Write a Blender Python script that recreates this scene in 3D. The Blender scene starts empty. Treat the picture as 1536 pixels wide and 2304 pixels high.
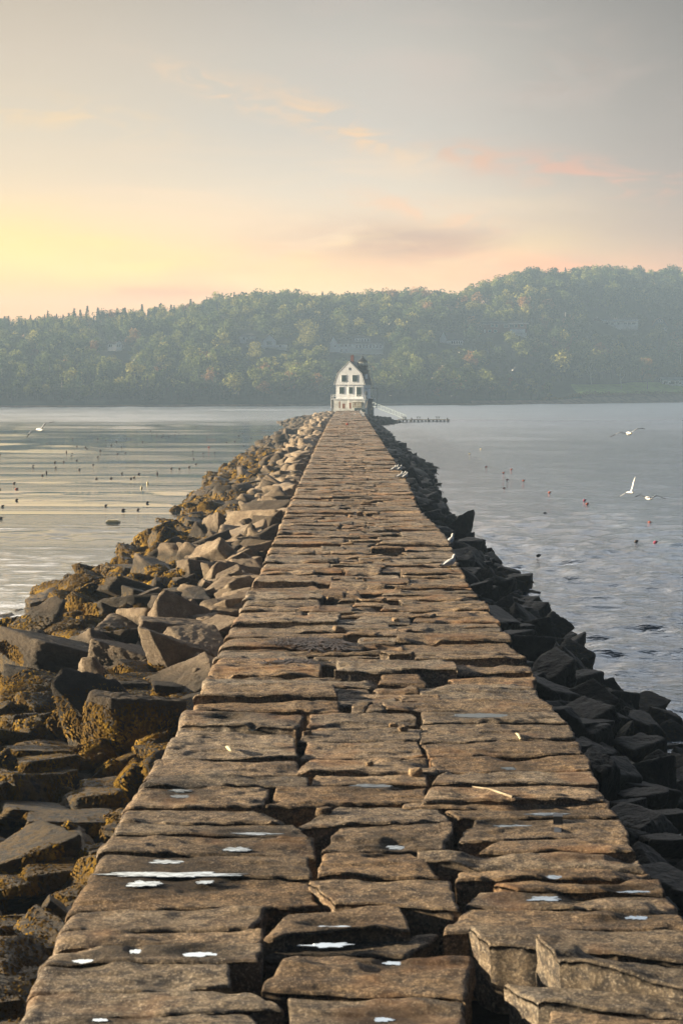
import bpy, math, random
import numpy as np
from mathutils import Vector, Matrix
random.seed(7); rng = np.random.default_rng(7)
R = math.radians
SC = bpy.context.scene
COL = SC.collection

# ------------------------------------------------------------------ camera
F = 3600.0; CH = 8.3; PT = math.atan(282.0/F)          # focal length in photo pixels, camera height over the water, pitch
cam = bpy.data.cameras.new('camera'); camo = bpy.data.objects.new('camera', cam); COL.objects.link(camo)
camo.location = (0, 0, CH); camo.rotation_euler = (R(90)-PT, 0, 0)
cam.sensor_fit = 'VERTICAL'; cam.sensor_height = 36; cam.lens = F/2304*36
cam.clip_start = .5; cam.clip_end = 8000
cam.dof.use_dof = True; cam.dof.focus_distance = 75; cam.dof.aperture_fstop = 3.2
SC.camera = camo
SC.render.resolution_x = 682; SC.render.resolution_y = 1024
SC.view_settings.view_transform = 'Standard'; SC.view_settings.look = 'None'
SC.view_settings.exposure = 1.8; SC.view_settings.gamma = 1
SC.cycles.use_denoising = True
SC.cycles.max_bounces = 6; SC.cycles.volume_bounces = 0; SC.cycles.transparent_max_bounces = 8

def lin(r, g, b):
    f = lambda c: (c/255/12.92) if c/255 <= .04045 else ((c/255+.055)/1.055)**2.4
    return (f(r), f(g), f(b), 1)

# ------------------------------------------------------------------ node helper
class NT:
    def __init__(s, nt): s.nt = nt; nt.nodes.clear()
    def n(s, t, **k):
        x = s.nt.nodes.new(t)
        for a, v in k.items(): setattr(x, a, v)
        return x
    def l(s, a, b): s.nt.links.new(a, b)
    def put(s, sock, v):
        if isinstance(v, bpy.types.NodeSocket): s.l(v, sock)
        else: sock.default_value = v
    def m(s, op, a, b=0.0, c=0.0, clamp=False):
        x = s.n('ShaderNodeMath', operation=op, use_clamp=clamp)
        for i, v in enumerate((a, b, c)): s.put(x.inputs[i], v)
        return x.outputs[0]
    def ss(s, v, a, b, lo=0.0, hi=1.0):
        x = s.n('ShaderNodeMapRange', interpolation_type='SMOOTHSTEP')
        for i, q in enumerate((v, a, b, lo, hi)): s.put(x.inputs[i], q)
        return x.outputs[0]
    def mix(s, f, a, b, bt='MIX'):
        x = s.n('ShaderNodeMix', data_type='RGBA', blend_type=bt)
        s.put(x.inputs[0], f); s.put(x.inputs[6], a); s.put(x.inputs[7], b)
        return x.outputs[2]
    def noise(s, vec, sc, det=4, rough=.55, dist=0.0):
        x = s.n('ShaderNodeTexNoise'); s.put(x.inputs['Vector'], vec); x.inputs['Scale'].default_value = sc
        x.inputs['Detail'].default_value = det; x.inputs['Roughness'].default_value = rough; x.inputs['Distortion'].default_value = dist
        return x.outputs[0]
    def comb(s, a, b, c=0.0):
        x = s.n('ShaderNodeCombineXYZ')
        for i, v in enumerate((a, b, c)): s.put(x.inputs[i], v)
        return x.outputs[0]
    def mapv(s, vec, scale, loc=(0,0,0)):
        x = s.n('ShaderNodeMapping'); s.l(vec, x.inputs[0]); x.inputs['Scale'].default_value = scale; x.inputs['Location'].default_value = loc
        return x.outputs[0]
    def ramp(s, f, stops):
        x = s.n('ShaderNodeValToRGB'); s.put(x.inputs[0], f); e = x.color_ramp.elements
        while len(e) < len(stops): e.new(.5)
        for el, (p, c) in zip(e, stops): el.position = p; el.color = c
        return x.outputs[0]

# ------------------------------------------------------------------ world and sun
SUN_AZ, SUN_EL = -86.0, 12.5            # degrees from +Y (negative = to the left), elevation
w = bpy.data.worlds.new('World'); SC.world = w; w.use_nodes = True
t = NT(w.node_tree)
out = t.n('ShaderNodeOutputWorld'); bg = t.n('ShaderNodeBackground'); t.l(bg.outputs[0], out.inputs[0])
sky = t.n('ShaderNodeTexSky', sky_type='NISHITA', sun_disc=False)
sky.sun_elevation = R(SUN_EL); sky.sun_rotation = R(SUN_AZ); sky.dust_density = 2; sky.ozone_density = 1.5
nish = t.mix(1.0, sky.outputs[0], (.019, .026, .038, 1), 'MULTIPLY')
tc = t.n('ShaderNodeTexCoord'); sx = t.n('ShaderNodeSeparateXYZ'); t.l(tc.outputs['Generated'], sx.inputs[0])
az = t.m('MULTIPLY', t.m('ARCTAN2', sx.outputs[0], sx.outputs[1]), 57.2958)
el = t.m('MULTIPLY', t.m('ARCSINE', sx.outputs[2]), 57.2958)
ef = t.m('DIVIDE', el, 24.0, clamp=True)
def skyramp(*st): return t.ramp(ef, [(e/24.0, lin(*c)) for e, c in st])
left = skyramp((1.5,(246,180,108)), (2.8,(250,190,116)), (3.8,(252,208,132)), (5.0,(254,222,146)), (6.8,(238,216,180)), (9,(226,213,188)), (11.5,(212,200,180)), (13.6,(196,186,168)), (18,(252,244,224)), (24,(252,248,238)))
mid = skyramp((1.5,(240,192,150)), (2.8,(250,200,148)), (3.8,(247,206,160)), (5.0,(236,212,180)), (6.8,(224,213,194)), (9,(208,204,194)), (11.5,(198,195,186)), (13.6,(180,178,172)), (18,(232,234,232)), (24,(236,242,246)))
right = skyramp((1.5,(216,158,128)), (2.8,(210,156,132)), (3.8,(196,162,144)), (5.0,(176,160,148)), (6.8,(170,160,152)), (9,(162,157,151)), (11.5,(148,146,142)), (13.6,(132,132,130)), (18,(196,206,216)), (24,(188,206,226)))
c1 = t.mix(t.ss(az, -13, 1.0), left, mid)
c2 = t.mix(t.ss(az, 0.5, 13.5), c1, right)
P0 = t.comb(az, el, 0)
def blob(ca, ce, wa, we, tilt=0.0):                      # soft elliptical region of the sky
    da = t.m('SUBTRACT', az, ca); de = t.m('SUBTRACT', t.m('SUBTRACT', el, ce), t.m('MULTIPLY', da, tilt))
    q = t.m('ADD', t.m('POWER', t.m('DIVIDE', da, wa), 2), t.m('POWER', t.m('DIVIDE', de, we), 2))
    return t.m('EXPONENT', t.m('MULTIPLY', q, -1.0))
def wisp(scale, loc, rot, lo, hi, det=6, dist=.6):
    mp = t.n('ShaderNodeMapping'); t.l(P0, mp.inputs[0]); mp.inputs['Scale'].default_value = scale; mp.inputs['Location'].default_value = loc; mp.inputs['Rotation'].default_value = (0,0,R(rot))
    return t.ss(t.noise(mp.outputs[0], 1.0, det, .55, dist), lo, hi)
def cloud(c, mask, wsp, col, k): return t.mix(t.m('MULTIPLY', t.m('MULTIPLY', mask, wsp), k, clamp=True), c, lin(*col))
soft = wisp((.10,.45,1), (3,1,0), 4, .35, .7, 4, .4)
c3 = cloud(c2, blob(-5.5, 4.7, 10, 1.5), soft, (255,230,138), 1.0)
c3 = cloud(c3, blob(-2, 4.2, 8, .8), wisp((.14,.9,1),(0,4,0),3,.38,.62), (255,226,165), .7)
c3 = cloud(c3, blob(2.6, 5.0, 4.5, .75, -.06), wisp((.16,.8,1),(5,2,0),-5,.32,.6), (176,148,136), .95)
c3 = cloud(c3, blob(-6.5, 3.25, 3.2, .32, .02), wisp((.3,1.4,1),(1,9,0),3,.35,.65), (222,170,126), .9)
c3 = cloud(c3, blob(6, 4.1, 5, .55), wisp((.2,1.0,1),(9,2,0),0,.3,.6), (246,178,138), .9)
c3 = cloud(c3, blob(8.6, 7.35, 3.4, .55, -.16), wisp((.35,1.5,1),(2,2,0),-14,.42,.66,7,1.1), (228,176,150), .85)
c3 = cloud(c3, blob(4.8, 7.9, 2.2, .5, -.25), wisp((.5,1.5,1),(7,3,0),-25,.42,.66,7,1.2), (226,186,158), .9)
c3 = cloud(c3, blob(.2, 9.0, 2.6, .55, -.42), wisp((.5,1.4,1),(4,7,0),-28,.4,.64,7,1.0), (246,212,170), 1.0)
c3 = cloud(c3, blob(-4, 10.2, 2.4, .4, -.35), wisp((.6,1.6,1),(8,7,0),-24,.4,.64,7,1.0), (244,214,176), .9)
c3 = cloud(c3, blob(-9.5, 9.2, 3, .6, -.1), wisp((.4,1.4,1),(3,5,0),-8,.4,.66,7,1.0), (248,218,170), .8)
c3 = cloud(c3, blob(-3, 6.9, 9, 1.5), wisp((.09,.5,1),(2,6,0),-6,.42,.68,6,.8), (252,222,184), .6)
c3 = cloud(c3, blob(4, 11.4, 6, 1.5, -.1), wisp((.16,.5,1),(5,5,0),-14,.42,.68,6,.8), (214,196,184), .5)
c3 = cloud(c3, blob(-2, 3.4, 13, 1.3), wisp((.10,.7,1),(7,1,0),2,.35,.62), (250,196,140), .75)
c3 = cloud(c3, blob(7.8, 10.6, 1.6, .9, .3), wisp((.5,1.0,1),(3,1,0),40,.42,.68,7,1.0), (176,160,150), .5)
c3 = cloud(c3, blob(3.2, 6.1, 2.6, .4, -.2), wisp((.5,1.6,1),(6,1,0),-18,.4,.64,7,1.0), (244,198,158), .8)
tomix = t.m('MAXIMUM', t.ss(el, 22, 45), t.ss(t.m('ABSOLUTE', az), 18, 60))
gain = t.m('ADD', t.m('ADD', 1.0, t.ss(el, 9.5, 3.0, 0, .26)), t.m('MULTIPLY', t.ss(el, 13.5, 20), t.ss(az, 8, -10, 2.3, 4.6)))  # also adds brightness to the unseen upper sky for water and puddle reflections
c3 = t.mix(1.0, c3, (1.045, .98, .945, 1), 'MULTIPLY')
c3 = t.mix(t.ss(el, 8.0, 3.5), c3, t.mix(1.0, c3, (1.06, .975, .84, 1), 'MULTIPLY'))
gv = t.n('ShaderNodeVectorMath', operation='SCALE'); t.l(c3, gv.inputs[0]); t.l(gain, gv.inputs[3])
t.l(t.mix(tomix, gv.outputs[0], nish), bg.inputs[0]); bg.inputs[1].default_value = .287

sun = bpy.data.lights.new('sun', 'SUN'); sun.energy = 5.0; sun.angle = R(.5); sun.color = (1, .82, .57)
suno = bpy.data.objects.new('sun', sun); COL.objects.link(suno)
sd = Vector((math.sin(R(SUN_AZ))*math.cos(R(SUN_EL)), math.cos(R(SUN_AZ))*math.cos(R(SUN_EL)), math.sin(R(SUN_EL))))
suno.rotation_euler = (-sd).to_track_quat('-Z', 'Y').to_euler(); suno.location = (-60, 20, 60)

# ------------------------------------------------------------------ survey helpers: real positions of what the photo shows
def ray(px, py):
    v = py-1152; return np.array([px-768.0, F*math.cos(PT)-v*math.sin(PT), -(F*math.sin(PT)+v*math.cos(PT))])
def P(px, py, z=0.0):
    d = ray(px, py); k = (z-CH)/d[2]; return np.array([d[0]*k, d[1]*k, z])
def Q(px, py, Y):
    d = ray(px, py); k = Y/d[1]; return np.array([d[0]*k, Y, CH+d[2]*k])
def proj(x, y, z):
    dz = z-CH; f = y*math.cos(PT)-dz*math.sin(PT); u = y*math.sin(PT)+dz*math.cos(PT)
    return 768+F*x/f, 1152-F*u/f

# ------------------------------------------------------------------ numpy noise
def _h(a, b, c, s):
    n = (a.astype(np.int64)*374761393 + b.astype(np.int64)*668265263 + c.astype(np.int64)*2147483647 + s*974634777) & 0xffffffff
    n = ((n ^ (n >> 13))*1274126177) & 0xffffffff; n = ((n ^ (n >> 15))*2246822519) & 0xffffffff
    return ((n ^ (n >> 16)) & 0xffffff)/float(0x7fffff)-1.0
def vn(p, s=0):
    i = np.floor(p).astype(np.int64); f = p-i; f = f*f*(3-2*f); r = 0
    for dx in (0, 1):
        wx = f[:, 0] if dx else 1-f[:, 0]
        for dy in (0, 1):
            wy = f[:, 1] if dy else 1-f[:, 1]
            for dz in (0, 1):
                wz = f[:, 2] if dz else 1-f[:, 2]
                r = r + wx*wy*wz*_h(i[:, 0]+dx, i[:, 1]+dy, i[:, 2]+dz, s)
    return r
def fbm(p, o=3, s=0, g=.5):
    r = 0; a = 1.0
    for k in range(o): r = r+a*vn(p*(2.03**k)+k*17.3, s+k); a *= g
    return r

# ------------------------------------------------------------------ mesh helpers
def mk(name, V, Fc, mat, parent=None, smooth=False, tint=None, mats=None, mi=None):
    V = np.asarray(V, dtype=np.float32).reshape(-1, 3)
    me = bpy.data.meshes.new(name)
    if isinstance(Fc, np.ndarray):
        n, k = Fc.shape; me.vertices.add(len(V)); me.vertices.foreach_set('co', V.ravel())
        me.loops.add(n*k); me.loops.foreach_set('vertex_index', Fc.astype(np.int32).ravel())
        me.polygons.add(n); me.polygons.foreach_set('loop_start', np.arange(0, n*k, k, dtype=np.int32))
        me.polygons.foreach_set('loop_total', np.full(n, k, dtype=np.int32)); me.update(calc_edges=True)
    else: me.from_pydata(V.tolist(), [], Fc); me.update()
    for m_ in (mats or [mat]): me.materials.append(m_)
    if mi is not None: me.polygons.foreach_set('material_index', np.asarray(mi, dtype=np.int32))
    if smooth: me.polygons.foreach_set('use_smooth', np.ones(len(me.polygons), dtype=bool))
    if tint is not None:
        a = me.attributes.new('tint', 'FLOAT_COLOR', 'POINT'); tt = np.ones((len(V), 4), np.float32); tt[:, :3] = tint; a.data.foreach_set('color', tt.ravel())
    o = bpy.data.objects.new(name, me); COL.objects.link(o); o.parent = parent
    return o
def tag(o, label=None, cat=None, group=None, kind=None):
    if label: o['label'] = label
    if cat: o['category'] = cat
    if group: o['group'] = group
    if kind: o['kind'] = kind
    return o
def empty(name, loc, label, cat, group=None):
    o = bpy.data.objects.new(name, None); COL.objects.link(o); o.location = loc; o.empty_display_size = .3
    return tag(o, label, cat, group)
class MB:
    def __init__(s): s.v = []; s.f = []
    def add(s, V, Fs):
        b = len(s.v); s.v += [tuple(map(float, q)) for q in V]; s.f += [tuple(i+b for i in f) for f in Fs]; return s
    def box(s, x0, x1, y0, y1, z0, z1):
        return s.add([(x0,y0,z0),(x1,y0,z0),(x1,y1,z0),(x0,y1,z0),(x0,y0,z1),(x1,y0,z1),(x1,y1,z1),(x0,y1,z1)],
                     [(0,3,2,1),(4,5,6,7),(0,1,5,4),(1,2,6,5),(2,3,7,6),(3,0,4,7)])
    def prism(s, prof, y0, y1):                       # prof: list of (x,z), counter-clockwise seen from -Y
        n = len(prof); return s.add([(x,y0,z) for x,z in prof]+[(x,y1,z) for x,z in prof],
                     [tuple(range(n)), tuple(range(2*n-1,n-1,-1))]+[(i+1 if i+1<n else 0, i, i+n, (i+1)%n+n) for i in range(n)])
    def tube(s, pts, r, k=6):
        pts = [Vector(p) for p in pts]; V = []; rr = [float(a) for a in (r if isinstance(r, (list, tuple)) else [r]*len(pts))]
        for i, p in enumerate(pts):
            d = (pts[min(i+1,len(pts)-1)]-pts[max(i-1,0)]).normalized(); u = d.cross(Vector((0,.3,1)) if abs(d.z) < .9 else Vector((1,0,0))).normalized(); w_ = d.cross(u)
            V += [p+rr[i]*(u*math.cos(6.2832*j/k)+w_*math.sin(6.2832*j/k)) for j in range(k)]
        n = len(pts); Fs = [(i*k+j, i*k+(j+1)%k, (i+1)*k+(j+1)%k, (i+1)*k+j) for i in range(n-1) for j in range(k)]
        Fs += [tuple(range(k-1,-1,-1)), tuple(range((n-1)*k, n*k))]
        return s.add(V, Fs)
    def lathe(s, c, prof, k=16):                      # prof (r,z)
        V = []; 
        for r, z in prof: V += [(c[0]+r*math.cos(6.2832*j/k), c[1]+r*math.sin(6.2832*j/k), c[2]+z) for j in range(k)]
        n = len(prof); Fs = [(i*k+j, i*k+(j+1)%k, (i+1)*k+(j+1)%k, (i+1)*k+j) for i in range(n-1) for j in range(k)]
        Fs += [tuple(range(k-1,-1,-1)), tuple(range((n-1)*k, n*k))]
        return s.add(V, Fs)
    def build(s, name, mat, parent=None, smooth=False):
        off = parent.matrix_world.translation if parent is not None else Vector((0,0,0))
        if parent is not None:
            q = parent; off = Vector((0,0,0))
            while q is not None: off += Vector(q.location); q = q.parent
        return mk(name, np.array(s.v, dtype=np.float32)-np.array(off, dtype=np.float32), s.f, mat, parent, smooth)
ORD = lambda n: {1:'first',2:'second',3:'third'}.get(n) or (str(n)+('st' if n%10==1 and n%100!=11 else 'nd' if n%10==2 and n%100!=12 else 'rd' if n%10==3 and n%100!=13 else 'th'))

# ------------------------------------------------------------------ materials
def mat(name):
    m = bpy.data.materials.new(name); m.use_nodes = True; t = NT(m.node_tree)
    o = t.n('ShaderNodeOutputMaterial'); b = t.n('ShaderNodeBsdfPrincipled'); t.l(b.outputs[0], o.inputs[0]); t.out = o; t.b = b
    return m, t
def simple(name, c, rough=.7, metal=0.0, var=.12, sc=3.0, spec=.3):
    m, t = mat(name); g = t.n('ShaderNodeNewGeometry').outputs['Position']
    n = t.noise(g, sc, 4); k = t.ss(n, .3, .7, 1-var, 1+var); x = t.n('ShaderNodeVectorMath', operation='SCALE'); x.inputs[0].default_value = c[:3]; t.l(k, x.inputs[3])
    t.l(x.outputs[0], t.b.inputs['Base Color']); t.b.inputs['Roughness'].default_value = rough; t.b.inputs['Metallic'].default_value = metal
    t.b.inputs['Specular IOR Level'].default_value = spec
    return m
def attr(t, n='tint'):
    a = t.n('ShaderNodeAttribute'); a.attribute_name = n; return a.outputs['Color']
def bump(t, h, dist, strength=1.0, prev=None):
    b = t.n('ShaderNodeBump'); b.inputs['Strength'].default_value = strength; b.inputs['Distance'].default_value = dist
    t.l(h, b.inputs['Height']); 
    if prev is not None: t.l(prev, b.inputs['Normal'])
    return b.outputs[0]

def granite_mat():
    m, t = mat('granite_paving'); p = t.n('ShaderNodeNewGeometry').outputs['Position']
    st = t.mapv(p, (.85, 1.15, 1.15))
    big = t.noise(st, 1.1, 5, .6); mid_ = t.noise(st, 7, 5, .65); fine = t.noise(p, 30, 3, .8)
    c = t.ramp(big, [(.3, (.20,.145,.10,1)), (.46, (.35,.26,.17,1)), (.6, (.46,.345,.225,1)), (.75, (.48,.41,.32,1))])
    c = t.mix(t.ss(mid_, .38, .58, .8, 0), c, (.075,.066,.062,1))
    c = t.mix(t.ss(fine, .42, .6, .55, 0), c, (.05,.042,.040,1))
    c = t.mix(t.ss(fine, .55, .66, 0, .7), c, (.66,.54,.40,1))
    rust = t.noise(p, .9, 3); c = t.mix(t.ss(rust, .54, .68, 0, .38), c, (.33,.17,.075,1))
    c = t.mix(1.0, c, attr(t), 'MULTIPLY')
    t.l(c, t.b.inputs['Base Color']); t.b.inputs['Roughness'].default_value = .82; t.b.inputs['Specular IOR Level'].default_value = .25
    n1 = bump(t, t.noise(t.mapv(p, (1, 1.4, 1.4)), 6, 7, .72), .11)
    n2 = bump(t, t.noise(p, 30, 6, .75), .045, 1, n1)
    t.l(n2, t.b.inputs['Normal']); return m
def rock_mat():
    m, t = mat('rubble_rock'); p = t.n('ShaderNodeNewGeometry').outputs['Position']; z = t.n('ShaderNodeSeparateXYZ'); t.l(p, z.inputs[0])
    big = t.noise(p, 1.3, 5, .6); fine = t.noise(p, 24, 4, .7); mid_ = t.noise(p, 5.5, 5, .65)
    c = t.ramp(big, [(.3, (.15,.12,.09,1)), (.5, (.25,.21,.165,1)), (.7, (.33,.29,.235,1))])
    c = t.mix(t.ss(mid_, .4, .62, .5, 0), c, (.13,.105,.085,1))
    c = t.mix(t.ss(fine, .4, .6, .4, 0), c, (.12,.10,.085,1))
    c = t.mix(1.0, c, attr(t), 'MULTIPLY')
    # tide zone: dark wet stain and brown rockweed below the high-water mark
    lev = t.m('ADD', z.outputs[2], t.m('MULTIPLY', t.m('SUBTRACT', t.noise(p, .55, 4), .5), 1.3))
    c = t.mix(t.ss(lev, 1.2, 1.65, 1, 0), c, (.034,.026,.017,1))
    wd = t.m('MULTIPLY', t.ss(lev, .8, 1.35, 1, 0), t.ss(mid_, .42, .55))
    c = t.mix(t.m('MULTIPLY', wd, .85), c, (.12,.07,.010,1))
    t.l(c, t.b.inputs['Base Color']); t.l(t.ss(lev, .8, 1.5, .6, .85), t.b.inputs['Roughness']); t.b.inputs['Specular IOR Level'].default_value = .35
    n1 = bump(t, t.noise(t.mapv(p, (1,1,3)), 3.0, 6, .62), .12); n2 = bump(t, t.noise(p, 15, 7, .75), .10, 1, n1)
    t.l(n2, t.b.inputs['Normal']); return m
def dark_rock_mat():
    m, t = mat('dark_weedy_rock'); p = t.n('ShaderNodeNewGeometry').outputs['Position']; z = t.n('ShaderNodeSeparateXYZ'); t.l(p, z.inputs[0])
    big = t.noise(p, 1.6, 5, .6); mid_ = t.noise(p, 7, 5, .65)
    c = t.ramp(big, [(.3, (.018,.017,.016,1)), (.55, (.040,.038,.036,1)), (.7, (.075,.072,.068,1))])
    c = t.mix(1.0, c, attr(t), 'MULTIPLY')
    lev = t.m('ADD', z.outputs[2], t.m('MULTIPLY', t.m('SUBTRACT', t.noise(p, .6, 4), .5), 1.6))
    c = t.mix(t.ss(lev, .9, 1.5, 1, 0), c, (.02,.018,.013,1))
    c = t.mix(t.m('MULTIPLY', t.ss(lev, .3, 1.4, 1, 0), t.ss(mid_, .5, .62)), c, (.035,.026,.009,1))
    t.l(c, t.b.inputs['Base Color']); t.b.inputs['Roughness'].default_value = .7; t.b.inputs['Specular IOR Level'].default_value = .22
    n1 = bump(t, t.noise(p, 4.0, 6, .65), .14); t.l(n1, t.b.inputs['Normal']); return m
def water_mat():
    m, t = mat('sea_water'); g = t.n('ShaderNodeNewGeometry').outputs['Position']; s = t.n('ShaderNodeSeparateXYZ'); t.l(g, s.inputs[0])
    # the breakwater shelters the left side: wind roughness by side, and calm streaks across it
    side = t.ss(s.outputs[0], -9, 4)
    dist = t.m('MULTIPLY', t.ss(s.outputs[1], 300, 420), .55)
    near = t.m('MULTIPLY', t.ss(s.outputs[1], 105, 60), .38)
    lg = t.n('ShaderNodeMath', operation='LOGARITHM'); t.l(t.m('MAXIMUM', s.outputs[1], 10.0), lg.inputs[0]); lg.inputs[1].default_value = 2.0
    warp = t.m('MULTIPLY', s.outputs[0], .0022)
    sv = t.comb(t.m('MULTIPLY', s.outputs[0], .007), t.m('ADD', t.m('MULTIPLY', lg.outputs[0], 7.5), warp), 0)
    streak = t.ss(t.noise(sv, 1.6, 5, .6, .3), .44, .60)
    calm = t.m('ADD', t.m('MULTIPLY', streak, .22), .02)
    amp = t.m('MAXIMUM', t.m('ADD', calm, t.m('MAXIMUM', dist, near)), side)
    w1 = t.noise(t.mapv(g, (.8, 1.15, 1)), .55, 3, .55, .5); w2 = t.noise(t.mapv(g, (.8, 1.3, 1), (7,3,0)), 2.0, 4, .6, .3); w3 = t.noise(g, 7, 3, .6)
    h = t.m('ADD', t.m('ADD', t.m('MULTIPLY', w1, .60), t.m('MULTIPLY', w2, .50)), t.m('MULTIPLY', w3, .07))
    b = t.n('ShaderNodeBump'); b.inputs['Strength'].default_value = 1.0; b.inputs['Distance'].default_value = .16
    t.l(t.m('MULTIPLY', h, amp), b.inputs['Height'])
    t.b.inputs['Base Color'].default_value = (.018, .036, .055, 1)
    t.l(t.m('ADD', t.m('MULTIPLY', t.m('POWER', amp, .8), t.m('ADD', t.ss(s.outputs[1], 60, 320, .03, .12), t.ss(s.outputs[1], 180, 450, 0, .15))), .02), t.b.inputs['Roughness'])
    t.b.inputs['IOR'].default_value = 1.5; t.l(b.outputs[0], t.b.inputs['Normal']); return m
def puddle_mat():
    m, t = mat('puddle_water'); t.b.inputs['Base Color'].default_value = (.14,.17,.19,1); t.b.inputs['Metallic'].default_value = .9; t.b.inputs['Roughness'].default_value = .05
    g = t.n('ShaderNodeNewGeometry').outputs['Position']; t.l(bump(t, t.noise(g, 9, 2), .002), t.b.inputs['Normal']); return m
def leaf_mat(name='foliage'):
    m, t = mat(name); c = attr(t); g = t.n('ShaderNodeNewGeometry').outputs['Position']
    k = t.ss(t.noise(g, .9, 3), .3, .7, .75, 1.25); x = t.n('ShaderNodeVectorMath', operation='SCALE'); t.l(c, x.inputs[0]); t.l(k, x.inputs[3])
    t.l(x.outputs[0], t.b.inputs['Base Color']); t.b.inputs['Roughness'].default_value = .7; t.b.inputs['Specular IOR Level'].default_value = .15
    tr = t.n('ShaderNodeBsdfTranslucent'); t.l(x.outputs[0], tr.inputs[0]); mx = t.n('ShaderNodeMixShader'); mx.inputs[0].default_value = .3
    t.l(t.b.outputs[0], mx.inputs[1]); t.l(tr.outputs[0], mx.inputs[2]); t.l(mx.outputs[0], t.out.inputs[0]); return m
def weed_mat():
    m, t = mat('rockweed'); g = t.n('ShaderNodeNewGeometry').outputs['Position']
    c = t.ramp(t.noise(g, 1.3, 4), [(.36, (.06,.036,.010,1)), (.5, (.17,.10,.016,1)), (.66, (.36,.22,.028,1))])
    c = t.mix(t.ss(t.noise(g, 12, 2), .4, .6, .6, 0), c, (.07,.04,.008,1))
    t.l(c, t.b.inputs['Base Color']); t.b.inputs['Roughness'].default_value = .85; t.b.inputs['Specular IOR Level'].default_value = .1; return m
M_gran = granite_mat(); M_rock = rock_mat(); M_dark = dark_rock_mat(); M_water = water_mat(); M_pud = puddle_mat(); M_leaf = leaf_mat(); M_weed = weed_mat()
M_bark = simple('bark', (.10,.085,.07), .9); M_birch = simple('pale_bark', (.55,.53,.48), .8)
M_white = simple('white_paint', (.90,.92,.94), .6, var=.05, sc=1.2); M_trim = simple('white_trim', (.85,.85,.84), .5, var=.03)
M_shut = simple('dark_green_shutter', (.022,.045,.040), .5); M_slate = simple('slate_roof', (.055,.06,.07), .7); M_brick = simple('brick', (.19,.075,.055), .85, sc=6)
M_black = simple('black_iron', (.018,.02,.024), .5); M_conc = simple('stained_concrete', (.80,.80,.76), .85, var=.2, sc=.9); M_stone = simple('dark_stone', (.10,.10,.11), .85, var=.3, sc=1.5)
M_wood = simple('weathered_wood', (.34,.28,.20), .85, var=.25, sc=5); M_alum = simple('aluminium', (.52,.60,.62), .6, .1); M_dwood = simple('dark_wood', (.06,.055,.05), .85)
M_pale = simple('weathered_pale_siding', (.93,.94,.95), .8, var=.08, sc=.8); M_grey = simple('grey_roof', (.10,.098,.095), .85); M_redroof = simple('reddish_roof', (.24,.13,.09), .85)
M_tealroof = simple('grey_green_roof', (.16,.24,.24), .8); M_blueside = simple('dark_blue_siding', (.04,.07,.10), .8); M_win = simple('window_glass', (.05,.07,.085), .12, spec=.5)
M_tan = simple('yellow_stained_wood', (.46,.36,.17), .85, var=.25, sc=4); M_rust = simple('rust_stain', (.30,.13,.06), .9, var=.3, sc=4); M_copper = simple('green_ramp_mat', (.12,.22,.19), .8)
def glass_lamp():
    m, t = mat('lantern_glass'); t.b.inputs['Base Color'].default_value = (.9,.92,.85,1); t.b.inputs['Roughness'].default_value = .08; t.b.inputs['Transmission Weight'].default_value = .75; t.b.inputs['IOR'].default_value = 1.15; return m
M_glass = glass_lamp()
M_fw = simple('gull_white', (.62,.62,.61), .7, var=.04); M_fg = simple('gull_grey', (.30,.33,.37), .7, var=.06); M_fb = simple('gull_black', (.02,.02,.022), .6); M_fy = simple('gull_yellow', (.40,.28,.12), .6); M_fbr = simple('gull_brown', (.20,.14,.09), .7)
M_bd = simple('dark_float', (.05,.035,.03), .5); M_br = simple('orange_red_float', (.34,.07,.03), .6); M_bm = simple('magenta_float', (.28,.04,.09), .6); M_by = simple('pale_yellow_float', (.6,.52,.3), .5)
M_grass = simple('lawn_grass', (.30,.42,.06), .9, var=.2, sc=.3); M_shore = simple('shore_stones', (.20,.145,.10), .9, var=.4, sc=.35); M_hill = simple('forest_floor', (.045,.055,.025), .95, var=.4, sc=.1)

# ------------------------------------------------------------------ water
wy = [14.0]
while wy[-1] < 1000: wy.append(wy[-1]+max(.09, wy[-1]**2/28000))
wy = np.array([-60.0, 8.0]+wy+[1150.0]); wu = np.concatenate([np.linspace(-2, -1.05, 8), np.linspace(-1, 1, 521), np.linspace(1.05, 2, 8)])
WU, WYg = np.meshgrid(wu, wy); hf = np.maximum(WYg, 20)*math.tan(R(14)); au = np.abs(WU); WX = np.where(au <= 1, WU*hf, np.sign(WU)*(hf+(au-1)*(560-hf)))
sp_ = np.maximum(.09, np.maximum(WYg, 1)**2/28000); q2 = np.column_stack([WX.ravel(), WYg.ravel(), np.zeros(WX.size)]); lam = np.clip(2.4*sp_, .5, 6).ravel()
lg_ = np.log2(np.maximum(q2[:, 1], 14)); side_ = np.clip((q2[:, 0]+8)/12, 0, 1); side_ = side_*side_*(3-2*side_)
stk = fbm(np.column_stack([q2[:, 0]*.006+3, lg_*9+q2[:, 0]*.0022, lg_*0]), 4, 61); stk = np.clip((stk+.02)/.5, 0, 1)
frn = np.maximum(np.clip((q2[:, 1]-330)/120, 0, 1)*.95, np.clip((95-q2[:, 1])/35, 0, 1)*.5)
WAMP = np.maximum(np.maximum(.05+.40*stk, frn), np.clip((q2[:, 1]-120)/90, 0, 1)*(.75+.25*stk)); WAMP = WAMP*(1-side_)+1.0*side_
hw_ = np.zeros(len(q2)); farw = np.clip((q2[:, 1]-110)/250, 0, 1)*.36
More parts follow.
